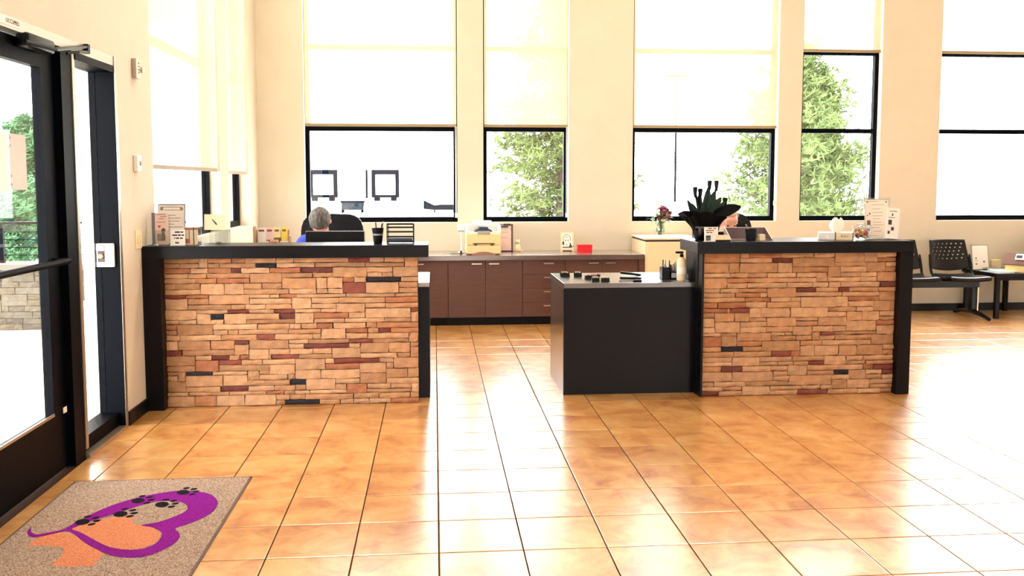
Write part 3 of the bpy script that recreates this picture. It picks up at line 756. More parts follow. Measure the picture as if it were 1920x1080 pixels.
b2 = thing('notice_frame', 'dark-edged white notice in an acrylic stand behind the leaflets', 'notice', (-1.775, 6.30, ZD))
mb = MB(); mb.box(-.088, .088, .0, .004, 0, .262); MT = Matrix.Rotation(math.radians(-5), 4, 'X'); mb.xf(MT).build('sheet', M_paper, b2, local=True)
MB().box(-.09, -.086, -.003, .006, 0, .266).box(.086, .09, -.003, .006, 0, .266).box(-.09, .09, -.003, .006, .262, .268).xf(MT).build('edge', M_ink, b2, local=True)
MB().box(-.09, .09, -.03, .05, 0, .004).build('foot', M_acryl, b2, local=True)
mb = MB(); sheet_print(mb, -.075, .075, 0, (.245, .225, .19, .17, .15, .13, .11, .09), rnd); mb.ball((-.065, -.001, .235), (.012, .001, .012), 10, 6).ball((.065, -.001, .235), (.012, .001, .012), 10, 6).xf(MT).build('print', M_inkl, b2, local=True)
b3 = thing('small_desk_sign', 'small white sign with dark lettering and brown picture edge', 'sign', (-1.66, 6.13, ZD))
MB().box(-.075, .02, -.002, .002, 0, .105).box(-.075, .02, -.02, .02, 0, .003).build('card', M_paper, b3, local=True)
mb = MB()
for z, s2 in ((.082, ((-.045, -.012), (-.008, .01))), (.062, ((-.062, -.03), (-.026, -.008), (-.004, .014))), (.042, ((-.05, -.044), (-.038, -.018), (-.012, .006))), (.012, ((-.045, -.02),))):
    for a, b in s2: mb.box(a, b, -.003, -.002, z, z + .009)
mb.build('lettering', M_ink, b3, local=True)
b4 = thing('treat_box', 'brown printed box of treats standing beside the small white sign', 'box', (-1.605, 6.17, ZD))
MB().box(-.045, .03, -.02, .03, 0, .118, .002).build('body', mat('kraft_tan', (206, 184, 150), .7), b4, local=True)
MB().box(-.04, -.01, -.022, -.02, .01, .04).box(-.046, .031, -.021, .031, .1, .112).build('printed_band', mat('print_red', (150, 84, 80), .7), b4, local=True)
MB().box(.012, .018, -.0215, -.02, 0, .118).box(-.016, -.012, -.0215, -.02, .04, .10).build('printed_stripe', M_ink, b4, local=True)
b5 = thing('clear_pen_tube', 'tall clear tube standing behind the brown treat box', 'tube', (-1.578, 6.23, ZD))
MB().lathe([(.018, 0), (.018, .155), (.010, .175), (.004, .18)], seg=16).build('tube', M_acryl, b5, local=True, smooth='all')
MB().lathe([(.0185, .0), (.0185, .02)], seg=16).build('base', M_greypl, b5, local=True)
b6 = thing('card_sign', 'cream card with small dark bird mark tilted on a clear donation box', 'sign', (-1.478, 6.24, ZD + .095))
MB().box(-.066, .066, 0, .004, 0, .105).xf(Matrix.Rotation(math.radians(-8), 4, 'X')).build('card', M_cream, b6, local=True)
MB().prism([(-.012, .075), (-.002, .062), (.016, .045), (.02, .03), (.008, .036), (-.006, .055), (-.014, .066)], lambda u, v, t_: (u, t_, v), -.001, .0).xf(Matrix.Rotation(math.radians(-8), 4, 'X')).build('bird_mark', mat('mark_green', (54, 72, 60), .7), b6, local=True)
b7 = thing('donation_box', 'clear acrylic donation box with dark slip inside under the cream card', 'box', (-1.445, 6.25, ZD))
mb = MB(); x_, y_ = .062, .04
for a in ((-x_, -x_ + .003, -y_, y_), (x_ - .003, x_, -y_, y_), (-x_, x_, -y_, -y_ + .003), (-x_, x_, y_ - .003, y_)): mb.box(a[0], a[1], a[2], a[3], 0, .094)
mb.box(-x_, x_, -y_, y_, 0, .003).box(-x_, x_, -y_, y_, .091, .094).build('walls', M_acryl, b7, local=True)
MB().ball((-.005, 0, .006), (.022, .02, .010), 12, 6).build('paper_slips', M_inkl, b7, local=True)

# snack/leaflet rack at the rear left of the work top
rk = thing('leaflet_rack', 'wooden rack of pink and yellow leaflets beside the office chair', 'rack', (-1.19, 6.80, .84), rz=.1)
MB().box(-.135, -.122, -.06, .08, -.0345, .33).box(.115, .128, -.06, .08, -.0345, .26).box(-.122, .115, .068, .08, -.0345, .30).build('frame', mat('rack_wood', (176, 138, 108), .6), rk, local=True)
for i, (x, z, w_, h_, c) in enumerate(((-.11, .20, .06, .12, M_paper), (-.05, .23, .055, .09, M_pink), (.005, .245, .05, .075, M_yellow), (.06, .22, .045, .10, mat('leaflet_yellow', (240, 214, 96), .7)), (-.10, .10, .07, .12, M_paper), (-.02, .12, .06, .11, mat('leaflet_peach', (238, 186, 150), .7)), (.05, .10, .06, .12, M_paper))):
    l_ = MB().box(x, x + w_, .0 + .02 * (i < 4), .01 + .02 * (i < 4), z, z + h_).build('leaflet', c, rk, local=True)
    MB().box(x + .008, x + w_ - .012, -.001 + .02 * (i < 4), .0 + .02 * (i < 4), z + h_ - .03, z + h_ - .015).build('heading', mat('print_red', (150, 84, 80)), l_, local=True)

pc = thing('pen_cup', 'black tapered pen cup on the desk beside the file rack', 'pen cup', (-.385, 6.2, ZD))
MB().lathe([(.027, 0), (.029, .006), (.036, .07), (.041, .105), (.037, .105), (.032, .07), (.025, .01), (.0, .01)], seg=20, cap=False).build('cup', M_blackplastic, pc, local=True, smooth=True)
MB().lathe([(.0345, .055), (.036, .06), (.0365, .066)], seg=20, cap=False).build('band', M_greypl, pc, local=True)
for i, (a, b, c) in enumerate(((-.02, -.034, M_whitepl), (.012, .03, M_blackplastic), (-.006, -.015, M_ink), (.02, .036, M_greypl))):
    MB().tube((a * .5, .008 * (i - 1), .012), (b, .012 * (i - 1), .13 + .006 * i), .004, seg=8).build('pen', c, pc, local=True)
fr = thing('file_rack', 'black wire file rack with slots at the desk end', 'file rack', (-.232, 6.17, ZD))
mb = MB()
for x in (-.088, .088):
    mb.box(x - .003, x + .003, -.03, .13, 0, .006).box(x - .003, x + .003, -.03, -.024, 0, .135).box(x - .003, x + .003, .124, .13, 0, .135).box(x - .003, x + .003, -.03, .13, .13, .136)
mb.build('side_frame', M_blackplastic, fr, local=True)
for z in (.012, .045, .078, .108, .13):
    MB().box(-.088, .088, -.029, .125, z - .002, z).box(-.088, .088, -.031, -.027, z - .002, z + .009).build('shelf', M_blackplastic, fr, local=True)
MB().box(-.08, .08, -.02, .12, .012, .032).build('papers', mat('dark_folder', (60, 66, 84), .6), fr, local=True)

# monitors
def monitor(loc, rz, w_, ztop, label):
    t = thing('monitor', label, 'monitor', loc, rz, group='desk monitors')
    MB().box(-w_ / 2, w_ / 2, -.02, .012, ztop - .30, ztop, .006).build('screen_back', M_blackplastic, t, local=True)
    MB().box(-w_ / 2 - .002, w_ / 2 + .002, .012, .022, ztop - .302, ztop + .002, .003).build('bezel', M_greypl, t, local=True)
    MB().box(-w_ / 2 + .012, w_ / 2 - .012, .022, .0235, ztop - .288, ztop - .012).build('screen', mat('screen_dark', (30, 40, 60), .1), t, local=True)
    MB().box(-.12, .12, -.035, -.02, ztop - .22, ztop - .08, .005).build('vent_hump', M_blackplastic, t, local=True)
    MB().box(-.03, .03, -.04, -.018, .008, ztop - .12).build('neck', M_blackplastic, t, local=True)
    MB().lathe([(.10, 0), (.10, .006), (.03, .012)], seg=24).build('foot', M_blackplastic, t, local=True)
monitor((-.738, 6.82, .805), 0, .43, .325, 'black monitor seen from behind in front of the grey-haired person')
monitor((2.21, 6.8, .789), 0, .36, .325, 'monitor back behind the wire tray on the desk with the plant')

# ------------------------------------------------------------------ office chairs
def office_chair(loc, rz, label):
    t = thing('office_chair', label, 'chair', loc, rz, group='office chairs behind the desks')
    # sitter faces -y, so the backrest is at +y
    MB().box(-.25, .25, -.25, .24, .36, .435, .035).build('seat', M_leather, t, local=True, smooth=True)
    mb = MB()
    prof = [(-.20, .56), (-.245, .66), (-.262, .86), (-.262, 1.10), (-.235, 1.18), (-.17, 1.218), (0, 1.225)]
    poly = prof + [(-x, z) for x, z in prof[-2::-1]]
    mb.prism(poly, lambda u, v, t_: (u, t_ + .05 * (v - .5) + .12 * u * u * -1, v), .235, .31)
    bmesh.ops.bevel(mb.bm, geom=[e for e in mb.bm.edges], offset=.012, segments=2, affect='EDGES')
    bk = mb.build('backrest', M_leather, t, local=True, smooth=True)
    mb = MB()
    pp_ = [(x * .80, .56 + (z - .56) * .86 + .03) for x, z in poly]
    P3 = [(u, .232 + .05 * (v - .5) - .12 * u * u, v) for u, v in pp_]
    mb.path(P3 + P3[:1], .004, 6).build('seam', M_leather, bk, local=True)
    for s in (-1, 1):
        a = MB().path([(s * .24, .05, .40), (s * .30, .05, .42), (s * .31, .05, .66)], .014, 8).build('arm_support', M_blackplastic, t, local=True)
        MB().box(s * .31 - .035, s * .31 + .035, -.14, .16, .655, .685, .012).build('armrest', M_leather, t, local=True)
    MB().box(-.04, .04, .2, .3, .36, .70, .01).build('back_bracket', M_blackplastic, t, local=True)
    MB().tube((0, 0, .10), (0, 0, .37), .028, seg=14).build('gas_column', M_chrome, t, local=True, smooth=True)
    for k_ in range(5):
        a = k_ * 2 * math.pi / 5 + .3; e = (.29 * math.cos(a), .29 * math.sin(a))
        l_ = MB().tube((0, 0, .115), (e[0], e[1], .075), .026, .016, 8).build('base_leg', M_blackplastic, t, local=True)
        MB().tube((e[0] - .012 * math.sin(a), e[1] + .012 * math.cos(a), .028), (e[0] + .012 * math.sin(a), e[1] - .012 * math.cos(a), .028), .028, seg=14).tube((e[0], e[1], .05), (e[0], e[1], .08), .007).build('caster', M_blackplastic, l_, local=True)
office_chair((-.87, 7.55, 0), .0, 'black leather office chair behind the grey-haired person')
office_chair((2.52, 7.50, 0), .0, 'black leather office chair behind the fair-haired person')

# ------------------------------------------------------------------ people (seated, facing -y)
def rotx(p, c, a):
    y, z = p[1] - c[1], p[2] - c[2]
    return Vector((p[0], c[1] + y * math.cos(a) - z * math.sin(a), c[2] + y * math.sin(a) + z * math.cos(a)))
def limb(mb, pts, rs):
    for (p, q), (r0, r1) in zip(zip(pts, pts[1:]), zip(rs, rs[1:])): mb.tube(p, q, r0, r1, 16)
    for p, r in zip(pts, rs): mb.ball(p, r, 16, 10)
def person(loc, label, bow, hx, hair_m, shirt_m, seed, handz):
    # head geometry, local about head centre, then bowed about the neck
    HC = Vector((hx, -.12 if bow > .3 else -.05, 1.165 if bow > .3 else 1.18)); NK = Vector((hx * .8, .0, 1.03))
    def H(x, y, z): return rotx((HC.x + x, HC.y + y, HC.z + z), HC, bow)
    body = MB()
    limb(body, [(0, .06, .56), (0, .06, .72), (0, .03, .88), (hx * .4, .02, .96)], [.155, .145, .16, .13])
    for s in (-1, 1): body.ball((s * .09, .06, .70), (.10, .10, .16), 14, 10); body.ball((s * .09, .01, .88), (.10, .09, .10), 14, 10)
    limb(body, [(-.16, .03, .985), (.16, .03, .985)], [.068, .068])
    limb(body, [(hx * .5, .02, 1.0), NK, H(0, .02, -.06)], [.062, .056, .054])
    hands = []
    for s in (-1, 1):
        S_ = Vector((s * .185, .02, .97)); E_ = Vector((s * .25, -.12, .74)); W_ = Vector((s * .16, -.36, handz + .035))
        limb(body, [S_, E_, W_], [.058, .046, .030])
        d = Vector((-s * .12, -1, -.12)).normalized(); sd = Vector((d.y, -d.x, 0)).normalized() * -1
        P_ = W_ + d * .045
        for q in (-.022, 0, .022): limb(body, [W_ + sd * q * .5, P_ + sd * q + d * .02], [.018, .016])
        for q, (o_, L_) in enumerate(((-.034, .055), (-.012, .068), (.011, .064), (.033, .048))):
            b0 = P_ + d * .035 + sd * o_; b1 = b0 + d * L_ * .55 + Vector((0, 0, .006)); b2_ = b1 + d * L_ * .45 + Vector((0, 0, -.016))
            limb(body, [b0 - d * .02, b1, b2_], [.0092, .0085, .0075])
        t0_ = W_ + d * .02 + sd * (.022 * s); limb(body, [t0_, t0_ + d * .03 + sd * .03 * s, t0_ + d * .062 + sd * .036 * s], [.013, .010, .0085])
        hip = Vector((s * .095, .05, .54)); kn = Vector((s * .13, -.40, .53)); an = Vector((s * .13, -.38, .10))
        limb(body, [hip, kn, an], [.088, .062, .042]); limb(body, [an, (s * .135, -.44, .045), (s * .14, -.54, .035)], [.04, .04, .032])
    # head
    n0 = body.n()
    body.ball((0, .015, .02), (.076, .096, .10), 24, 16); body.ball((0, -.025, -.045), (.060, .066, .075), 20, 14); body.ball((0, -.058, -.098), (.028, .024, .022), 12, 8)
    body.ball((0, -.062, .045), (.055, .032, .035), 14, 10)
    for s in (-1, 1):
        body.ball((s * .078, .02, -.005), (.010, .02, .032), 10, 8); body.ball((s * .034, -.068, -.025), (.024, .02, .022), 10, 8); body.ball((s * .030, -.082, .022), (.022, .010, .007), 10, 6)
    limb(body, [(0, -.088, .018), (0, -.104, -.022)], [.009, .014]); body.ball((0, -.094, -.028), (.019, .012, .009), 10, 6)
    body.ball((0, -.088, -.060), (.023, .009, .006), 10, 6); body.ball((0, -.086, -.071), (.020, .009, .006), 10, 6)
    MH = Matrix.Translation(HC) @ Matrix.Rotation(bow, 4, 'X')
    body.xf(MH, n0)
    o = link_mesh('person', body.mesh('person', M_skin, 'all'), None, loc)
    tag(o, label, 'person')
    r = o.modifiers.new('r', 'REMESH'); r.mode = 'VOXEL'; r.voxel_size = .0065; r.use_smooth_shade = True
    s_ = o.modifiers.new('s', 'SMOOTH'); s_.iterations = 4; s_.factor = .5
    for s in (-1, 1):
        MB().ball((s * .030, -.0885, .006), (.011, .006, .006), 10, 8).xf(MH).build('eye', M_eye, o, local=True, smooth='all')
        MB().path([(s * .014, -.096, .026), (s * .032, -.097, .031), (s * .048, -.088, .026)], [.003, .0045, .0025], 6).xf(MH).build('eyebrow', hair_m, o, local=True)
    # hair
    hb = MB(); bmesh.ops.create_uvsphere(hb.bm, u_segments=40, v_segments=26, radius=1)
    kill = []
    rn = random.Random(seed)
    for v in hb.bm.verts:
        n_ = v.co.copy()
        k_ = 1 + .05 * noise.noise(n_ * 3.2 + Vector((seed, 0, 0))) + .03 * noise.noise(Vector((n_.x * 14, n_.y * 5, n_.z * 5)))
        v.co = Vector((n_.x * .088 * k_, .017 + n_.y * .107 * k_, .028 + n_.z * .112 * k_))
        front = n_.y < -.25
        if (front and n_.z < (.50 if bow < .8 else .12)) or (not front and n_.z < -.30 - .35 * n_.y) or (abs(n_.x) > .80 and n_.z < .05 and n_.y < .25): kill.append(v)
    bmesh.ops.delete(hb.bm, geom=kill, context='VERTS')
    hb.xf(MH); h = hb.build('hair', hair_m, o, local=True, smooth='all')
    sm = h.modifiers.new('t', 'SOLIDIFY'); sm.thickness = .014; sm.offset = -1
    # clothing
    c = MB()
    limb(c, [(0, .06, .55), (0, .06, .72), (0, .03, .88), (hx * .4, .02, .975)], [.172, .162, .175, .118])
    for s in (-1, 1):
        c.ball((s * .09, .06, .70), (.115, .115, .17), 14, 10); c.ball((s * .09, .01, .88), (.112, .104, .112), 14, 10)
        limb(c, [(s * .185, .02, .97), (s * .25, -.12, .74), (s * .168, -.335, handz + .045)], [.074, .060, .043])
    limb(c, [(-.165, .03, .985), (.165, .03, .985)], [.084, .084])
    limb(c, [(hx * .5, .03, 1.0), (hx * .7, .02, 1.035)], [.078, .068])
    q = c.build('shirt', shirt_m, o, local=True); r = q.modifiers.new('r', 'REMESH'); r.voxel_size = .012; r.mode = 'VOXEL'; r.use_smooth_shade = True
    s_ = q.modifiers.new('s', 'SMOOTH'); s_.iterations = 5
    c = MB()
    limb(c, [(-.06, .05, .56), (.06, .05, .56)], [.15, .15])
    for s in (-1, 1): limb(c, [(s * .095, .05, .55), (s * .13, -.40, .53), (s * .13, -.38, .13)], [.104, .076, .060])
    q = c.build('trousers', M_trou, o, local=True); r = q.modifiers.new('r', 'REMESH'); r.voxel_size = .014; r.mode = 'VOXEL'; r.use_smooth_shade = True
    for s in (-1, 1): MB().box(s * .137 - .05, s * .137 + .05, -.60, -.33, 0.002, .09, .03).build('shoe', M_blackplastic, o, local=True, smooth=True)
    return o
person((-.885, 7.50, 0), 'grey-haired person in a blue shirt bent down behind the black monitor', 1.15, -.03, M_hairg, M_blue, 1, .80)
person((2.45, 7.47, 0), 'fair-haired person half hidden behind the dark potted plant', .42, -.02, M_hairb, M_teal, 4, .79)

# ------------------------------------------------------------------ things on the right desk top
ZR = 1.085
pl = thing('potted_plant', 'dark calla plant in a black pot wrapped in black tulle', 'potted plant', (1.905, 6.27, ZR))
MB().lathe([(.0, 0), (.066, 0), (.078, .02), (.088, .075), (.092, .095), (.086, .095), (.080, .085), (.0, .085)], seg=32, cap=False).build('pot', M_potglaze, pl, local=True, smooth=True)
MB().lathe([(.0925, .088), (.095, .094), (.0925, .10)], seg=32, cap=False).build('pot_rim', mat('rim_grey', (70, 72, 84), .3), pl, local=True)
rnd = random.Random(21)
def wrap_fn(u, v):
    a = u * 2 * math.pi; fl = .5 + .5 * math.sin(3 * a + .6)
    r_ = .088 + .075 * v ** 1.3 + .03 * v * v * math.sin(5 * a) + .012 * math.sin(11 * a) * v
    z = .07 + (.09 + .045 * fl) * v
    return Vector((r_ * math.cos(a), r_ * math.sin(a) * .8, z))
MB().grid(wrap_fn, 48, 8).build('wrap', M_wrap, pl, local=True, smooth='all')
def blade(mb, base, tip, wid, droop, up=Vector((0, -1, .2)), n=8):
    base = Vector(base); tip = Vector(tip); d = tip - base; sd = d.cross(up).normalized()
    L_, R_ = [], []
    for i in range(n + 1):
        t = i / n; c = base + d * t + Vector((0, 0, -droop * 4 * t * (t - 1) * -1)); w_ = wid * (math.sin(math.pi * min(1, t * .92 + .06)) ** .7)
        L_.append(mb.bm.verts.new(c + sd * w_)); R_.append(mb.bm.verts.new(c - sd * w_))
    M_ = [mb.bm.verts.new((a.co + b.co) / 2 + Vector((0, .006, -.004))) for a, b in zip(L_, R_)]
    for i in range(n):
        mb.bm.faces.new((L_[i], L_[i + 1], M_[i + 1], M_[i])); mb.bm.faces.new((M_[i], M_[i + 1], R_[i + 1], R_[i]))
for base, tip, wd, dr_ in (((-.02, 0, .1), (-.135, -.02, .285), .026, .01), ((-.01, .02, .1), (-.045, .02, .32), .026, 0), ((0, 0, .1), (.02, .0, .375), .034, 0), ((.01, 0, .1), (.06, -.01, .345), .038, 0), ((.02, .01, .1), (.105, -.02, .305), .030, -.01),
                       ((.02, -.02, .1), (.135, -.03, .278), .020, -.015), ((-.02, -.02, .1), (-.10, -.05, .24), .026, .01), ((0, -.03, .1), (.03, -.05, .25), .030, 0), ((0, .03, .1), (.07, .06, .27), .024, 0), ((-.02, .04, .1), (-.08, .06, .26), .026, 0)):
    mb = MB(); blade(mb, base, tip, wd, dr_); mb.build('leaf', M_leafd, pl, local=True, smooth='all')
for tip, hgt in (((-.078, -.01, .345), .03), ((-.038, .0, .335), .028), ((.028, 0, .39), .04), ((.078, 0, .39), .04), ((.148, .02, .27), .022)):
    st = MB().path([(tip[0] * .3, tip[1], .1), (tip[0] * .75, tip[1], (tip[2] + .1) / 2 + .03), tip], [.012, .010, .008], 8).build('stalk', M_leafd, pl, local=True)
    MB().lathe([(.006, -.045), (.013, -.02), (.015, .0), (.019, .022), (.013, .032), (.0, .018)], seg=10, cap=False).xf(Matrix.Translation(tip)).build('flower', M_petald, st, local=True, smooth='all')
# big black wrap corners
mb = MB(); blade(mb, (.02, -.03, .15), (.245, -.04, .238), .042, -.012, up=Vector((0, -1, .1))); mb.build('wrap_corner', M_wrap, pl, local=True, smooth='all')
mb = MB(); blade(mb, (-.01, -.04, .10), (-.13, -.05, .20), .05, 0, up=Vector((0, -1, .1))); mb.build('wrap_corner', M_wrap, pl, local=True, smooth='all')
mb = MB(); mb.face([(-.05, -.05, .14), (-.165, -.05, .185), (-.18, -.045, .225), (-.145, -.04, .285), (-.10, -.035, .22)]); mb.face([(-.05, -.03, .2), (-.10, -.03, .28), (-.06, -.02, .33), (-.03, -.02, .26)])
mb.face([(.03, -.035, .18), (.07, -.035, .215), (.14, -.03, .235), (.10, -.035, .20)]); mb.build('tulle', M_tulle, pl, local=True)

c1 = thing('picture_card', 'small white card with dark dog picture in front of the black pot', 'card', (1.90, 6.12, ZR), rz=.08)
MB().box(-.045, .055, -.002, .002, 0, .10).box(-.045, .055, -.015, .025, 0, .002).xf(Matrix.Rotation(-.05, 4, 'X')).build('card', M_paper, c1, local=True)
mb = MB(); mb.box(-.035, .0, -.003, -.002, .006, .042)
mb.build('picture', mat('picture_blue', (70, 90, 104), .6), c1, local=True)
mb = MB()
for z, s2 in ((.088, ((-.02, .008), (.02, .038))), (.074, ((-.035, -.018), (-.014, .006), (.01, .022))), (.060, ((-.03, -.01), (-.004, .012)))):
    for a, b in s2: mb.box(a, b, -.003, -.002, z, z + .006)
mb.box(-.03, -.004, -.0036, -.003, .03, .042).build('lettering', M_ink, c1, local=True)
c2 = thing('card_holder', 'black holder with cream business cards beside the picture card', 'card holder', (1.985, 6.115, ZR))
MB().box(-.05, .05, -.022, .022, 0, .012, .003).box(-.05, .05, .014, .022, 0, .03).build('tray', M_blackplastic, c2, local=True)
for i in range(3): MB().box(-.045, .045, -.008 + i * .006, -.006 + i * .006, .008, .045).xf(Matrix.Rotation(-.25, 4, 'X')).build('business_card', M_cream, c2, local=True)
tr = thing('wire_tray', 'black mesh letter tray with diagonal sides on the right desk', 'letter tray', (2.23, 6.30, ZR))
mb = MB()
mb.box(-.15, .15, -.08, .08, .0002, .004)
for s in (-1, 1):
    mb.prism([(-.08, 0), (.08, 0), (.08, .082), (.065, .082)], lambda u, v, t_: (t_, u, v), s * .15 - .002, s * .15 + .002)
mb.box(-.15, .15, .076, .08, 0, .082).build('mesh_walls', mat('mauve_mesh', (112, 92, 96), .5), tr, local=True)
MB().path([(-.15, -.08, .004), (-.15, .065, .082), (-.15, .08, .082), (.15, .08, .082), (.15, .065, .082), (.15, -.08, .004)], .003, 6).build('rim_wire', M_chrome, tr, local=True)
c3 = thing('pen_cup', 'black mesh pen cup with one pale pen on the right desk', 'pen cup', (2.205, 6.17, ZR))
MB().lathe([(.033, 0), (.042, .085), (.039, .085), (.031, .004), (0, .004)], seg=20, cap=False).build('cup', M_blackplastic, c3, local=True, smooth=True)
MB().tube((.02, -.0, .006), (-.045, -.018, .115), .004, seg=8).build('pen', M_greypl, c3, local=True)
nt_ = thing('note_block', 'small cream note block beside the mesh pen cup', 'note block', (2.285, 6.18, ZR))
MB().box(-.02, .02, -.02, .02, 0, .045).build('sheets', M_cream, nt_, local=True); MB().box(-.021, .021, -.021, .021, 0, .004).build('backing', M_greypl, nt_, local=True)

tb = thing('tissue_box', 'white tissue box with raised tissue on the right desk', 'tissue box', (2.855, 6.26, ZR), rz=-.35)
MB().box(-.115, .06, -.06, .06, 0, .052, .002).build('carton', M_whitepl, tb, local=True)
MB().box(.0, .115, -.061, .061, 0.0, .053, .002).build('printed_end', M_cream, tb, local=True)
MB().box(-.006, .0, -.062, .062, .0, .0535).box(.112, .118, -.062, .062, 0, .0535).build('dark_stripe', M_ink, tb, local=True)
text_mesh('carton_lettering', 'BALI', .026, mat('olive_ink', (120, 106, 70), .7), tb, Matrix.Translation((.058, -.0614, .028)) @ Matrix.Rotation(math.pi / 2, 4, 'X'))
rnd = random.Random(2)
def tissue_fn(u, v):
    a = u * 2 * math.pi; r_ = .012 + .036 * math.sin(.25 + v * 2.55) * (1 + .18 * math.sin(5 * a)); 
    return Vector((.01 + r_ * math.cos(a), r_ * .55 * math.sin(a), .05 + .10 * v + .010 * v * math.sin(3 * a + 1)))
MB().grid(tissue_fn, 26, 8).build('tissue', M_whitepetal, tb, local=True, smooth='all')
jr = thing('candy_jar', 'clear tub of colourful wrapped sweets beside the tissue box', 'candy jar', (3.045, 6.24, ZR))
MB().lathe([(.0, .002), (.055, .002), (.062, .01), (.066, .085), (.070, .088), (.067, .092), (.062, .085), (.058, .012), (.0, .006)], seg=24, cap=False).build('tub', M_acryl, jr, local=True, smooth=True)
MB().lathe([(.068, .086), (.070, .092), (.055, .108), (.02, .115), (.0, .116)], seg=24, cap=False).build('lid', M_acryl, jr, local=True, smooth=True)
cols = [mat('sweet_%s' % n, c, .4) for n, c in (('gold', (206, 150, 70)), ('red', (196, 70, 80)), ('pink', (226, 130, 130)), ('brown', (110, 66, 34)), ('cream', (236, 206, 150)))]
rnd = random.Random(3); byc = {}
for i in range(34):
    a = rnd.uniform(0, 6.28); r_ = math.sqrt(rnd.random()) * .046; c = (r_ * math.cos(a), r_ * math.sin(a), rnd.uniform(.016, .07)); m_ = rnd.choice(cols)
    MB().ball((0, 0, 0), (.013, .008, .008), 8, 6).xf(Matrix.Translation(c) @ Euler((rnd.random() * 3, rnd.random() * 3, rnd.random() * 3)).to_matrix().to_4x4()).build('sweet', m_, jr, local=True)
ms = thing('menu_stand', 'acrylic stand with a cream price list at the right desk end', 'sign', (3.19, 6.30, ZR))
MT = Matrix.Rotation(math.radians(-5), 4, 'X')
MB().box(-.095, .11, .004, .008, 0, .30).box(-.095, .11, -.02, .05, 0, .004).xf(MT).build('acrylic', M_acryl, ms, local=True)
MB().box(-.09, .09, 0, .003, .006, .288).xf(MT).build('sheet', mat('cream_sheet', (248, 234, 218), .8), ms, local=True)
mb = MB(); mb.box(-.09, -.0885, -.0006, 0, .02, .285).box(-.09, .088, -.0006, 0, .283, .2855).box(.086, .088, -.0006, 0, .23, .285).box(-.08, .0, -.0006, 0, .022, .0235)
mb.xf(MT).build('border', M_ink, ms, local=True)
mb = MB(); rnd = random.Random(31); sheet_print(mb, -.07, .07, 0, (.270, .245), rnd, .003)
for z in (.215, .19, .165, .145, .12, .10, .08, .055): mb.box(-.03 + rnd.uniform(-.006, .004), .03 + rnd.uniform(-.01, .02), -.0006, 0, z, z + .003)
mb.ball((-.072, -.0005, .268), (.008, .0006, .008), 10, 6).ball((.07, -.0005, .268), (.008, .0006, .008), 10, 6).xf(MT).build('print', M_inkl, ms, local=True)
mb = MB(); mb.box(-.076, -.05, -.0012, -.0004, .10, .135).box(-.076, -.068, -.0012, -.0004, .165, .175).box(-.06, -.05, -.0012, -.0004, .175, .19).box(-.078, -.052, -.0012, -.0004, .06, .075).xf(MT).build('pictures', mat('soft_ink', (110, 98, 98), .7), ms, local=True)
lf = thing('leaflet_holder', 'leaning white leaflet in a clear pocket beside the price list', 'leaflet holder', (3.255, 6.22, ZR), rz=.1)
MB().box(-.05, .05, .0, .004, .0, .22).box(-.05, .05, -.02, .03, 0, .003).xf(Matrix.Rotation(math.radians(5), 4, 'Y') @ Matrix.Rotation(-.06, 4, 'X')).xf(Matrix.Translation((0, 0, .005))).build('leaflet', M_paper, lf, local=True)
mb = MB(); mb.box(-.03, .03, -.001, 0, .195, .199).box(-.035, .015, -.001, 0, .15, .154).box(-.035, -.008, -.001, 0, .10, .135).box(-.01, .012, -.001, 0, .06, .085).box(-.035, -.018, -.001, 0, .035, .055).box(-.012, 0, -.001, 0, .165, .18)
mb.xf(Matrix.Rotation(math.radians(5), 4, 'Y') @ Matrix.Rotation(-.06, 4, 'X')).xf(Matrix.Translation((0, 0, .005))).build('print', M_ink, lf, local=True)

# things on the low black desk
ZB = .789
for i, (x, y, w_, rz, lb) in enumerate(((.966, 6.69, .072, .1, 'black binder clip nearest the corner of the low desk'), (1.063, 6.68, .06, -.1, 'black binder clip second from the low desk corner'), (1.112, 6.50, .052, .2, 'small black binder clip in the middle of the low desk'), (1.135, 6.33, .056, 0, 'front black binder clip near the low desk edge'), (1.204, 6.33, .06, .15, 'front black binder clip at the right of the group'))):
    t = thing('binder_clip', lb, 'binder clip', (x, y, ZB), rz, group='binder clips on the low desk')
    MB().prism([(-.016, 0), (.016, 0), (.004, .028), (-.004, .028)], lambda u, v, t_: (t_, u, v), -w_ / 2, w_ / 2).build('jaw', M_blackplastic, t, local=True)
    for s in (-1, 1):
        MB().path([(-w_ * .25, s * .004, .027), (-w_ * .3, s * .022, .036), (w_ * .3, s * .022, .036), (w_ * .25, s * .004, .027)], .0012, 5).build('lever', M_chrome, t, local=True)
t = thing('marker_pen', 'reddish marker pen lying behind the binder clips', 'pen', (1.18, 6.70, ZB), -.12)
MB().tube((-.045, 0, .008), (.03, 0, .008), .008, seg=12).build('barrel', mat('rose_plastic', (150, 96, 100), .4), t, local=True, smooth=True); MB().tube((.03, 0, .008), (.055, 0, .008), .009, seg=12).build('cap', M_ink, t, local=True, smooth=True)
t = thing('stapler', 'black stapler lying on the low black desk', 'stapler', (1.43, 6.52, ZB), -.18)
MB().box(-.08, .08, -.018, .018, 0, .010, .003).build('base', M_blackplastic, t, local=True)
MB().box(-.078, .075, -.015, .015, .0, .018, .005).xf(Matrix.Rotation(.12, 4, 'Y')).xf(Matrix.Translation((0, 0, .026))).build('arm', M_blackplastic, t, local=True)
MB().box(-.07, .06, -.008, .008, .012, .02).build('magazine', M_chrome, t, local=True)
t = thing('letter_opener', 'black-handled letter opener in front of the stapler', 'letter opener', (1.39, 6.31, ZB), .03)
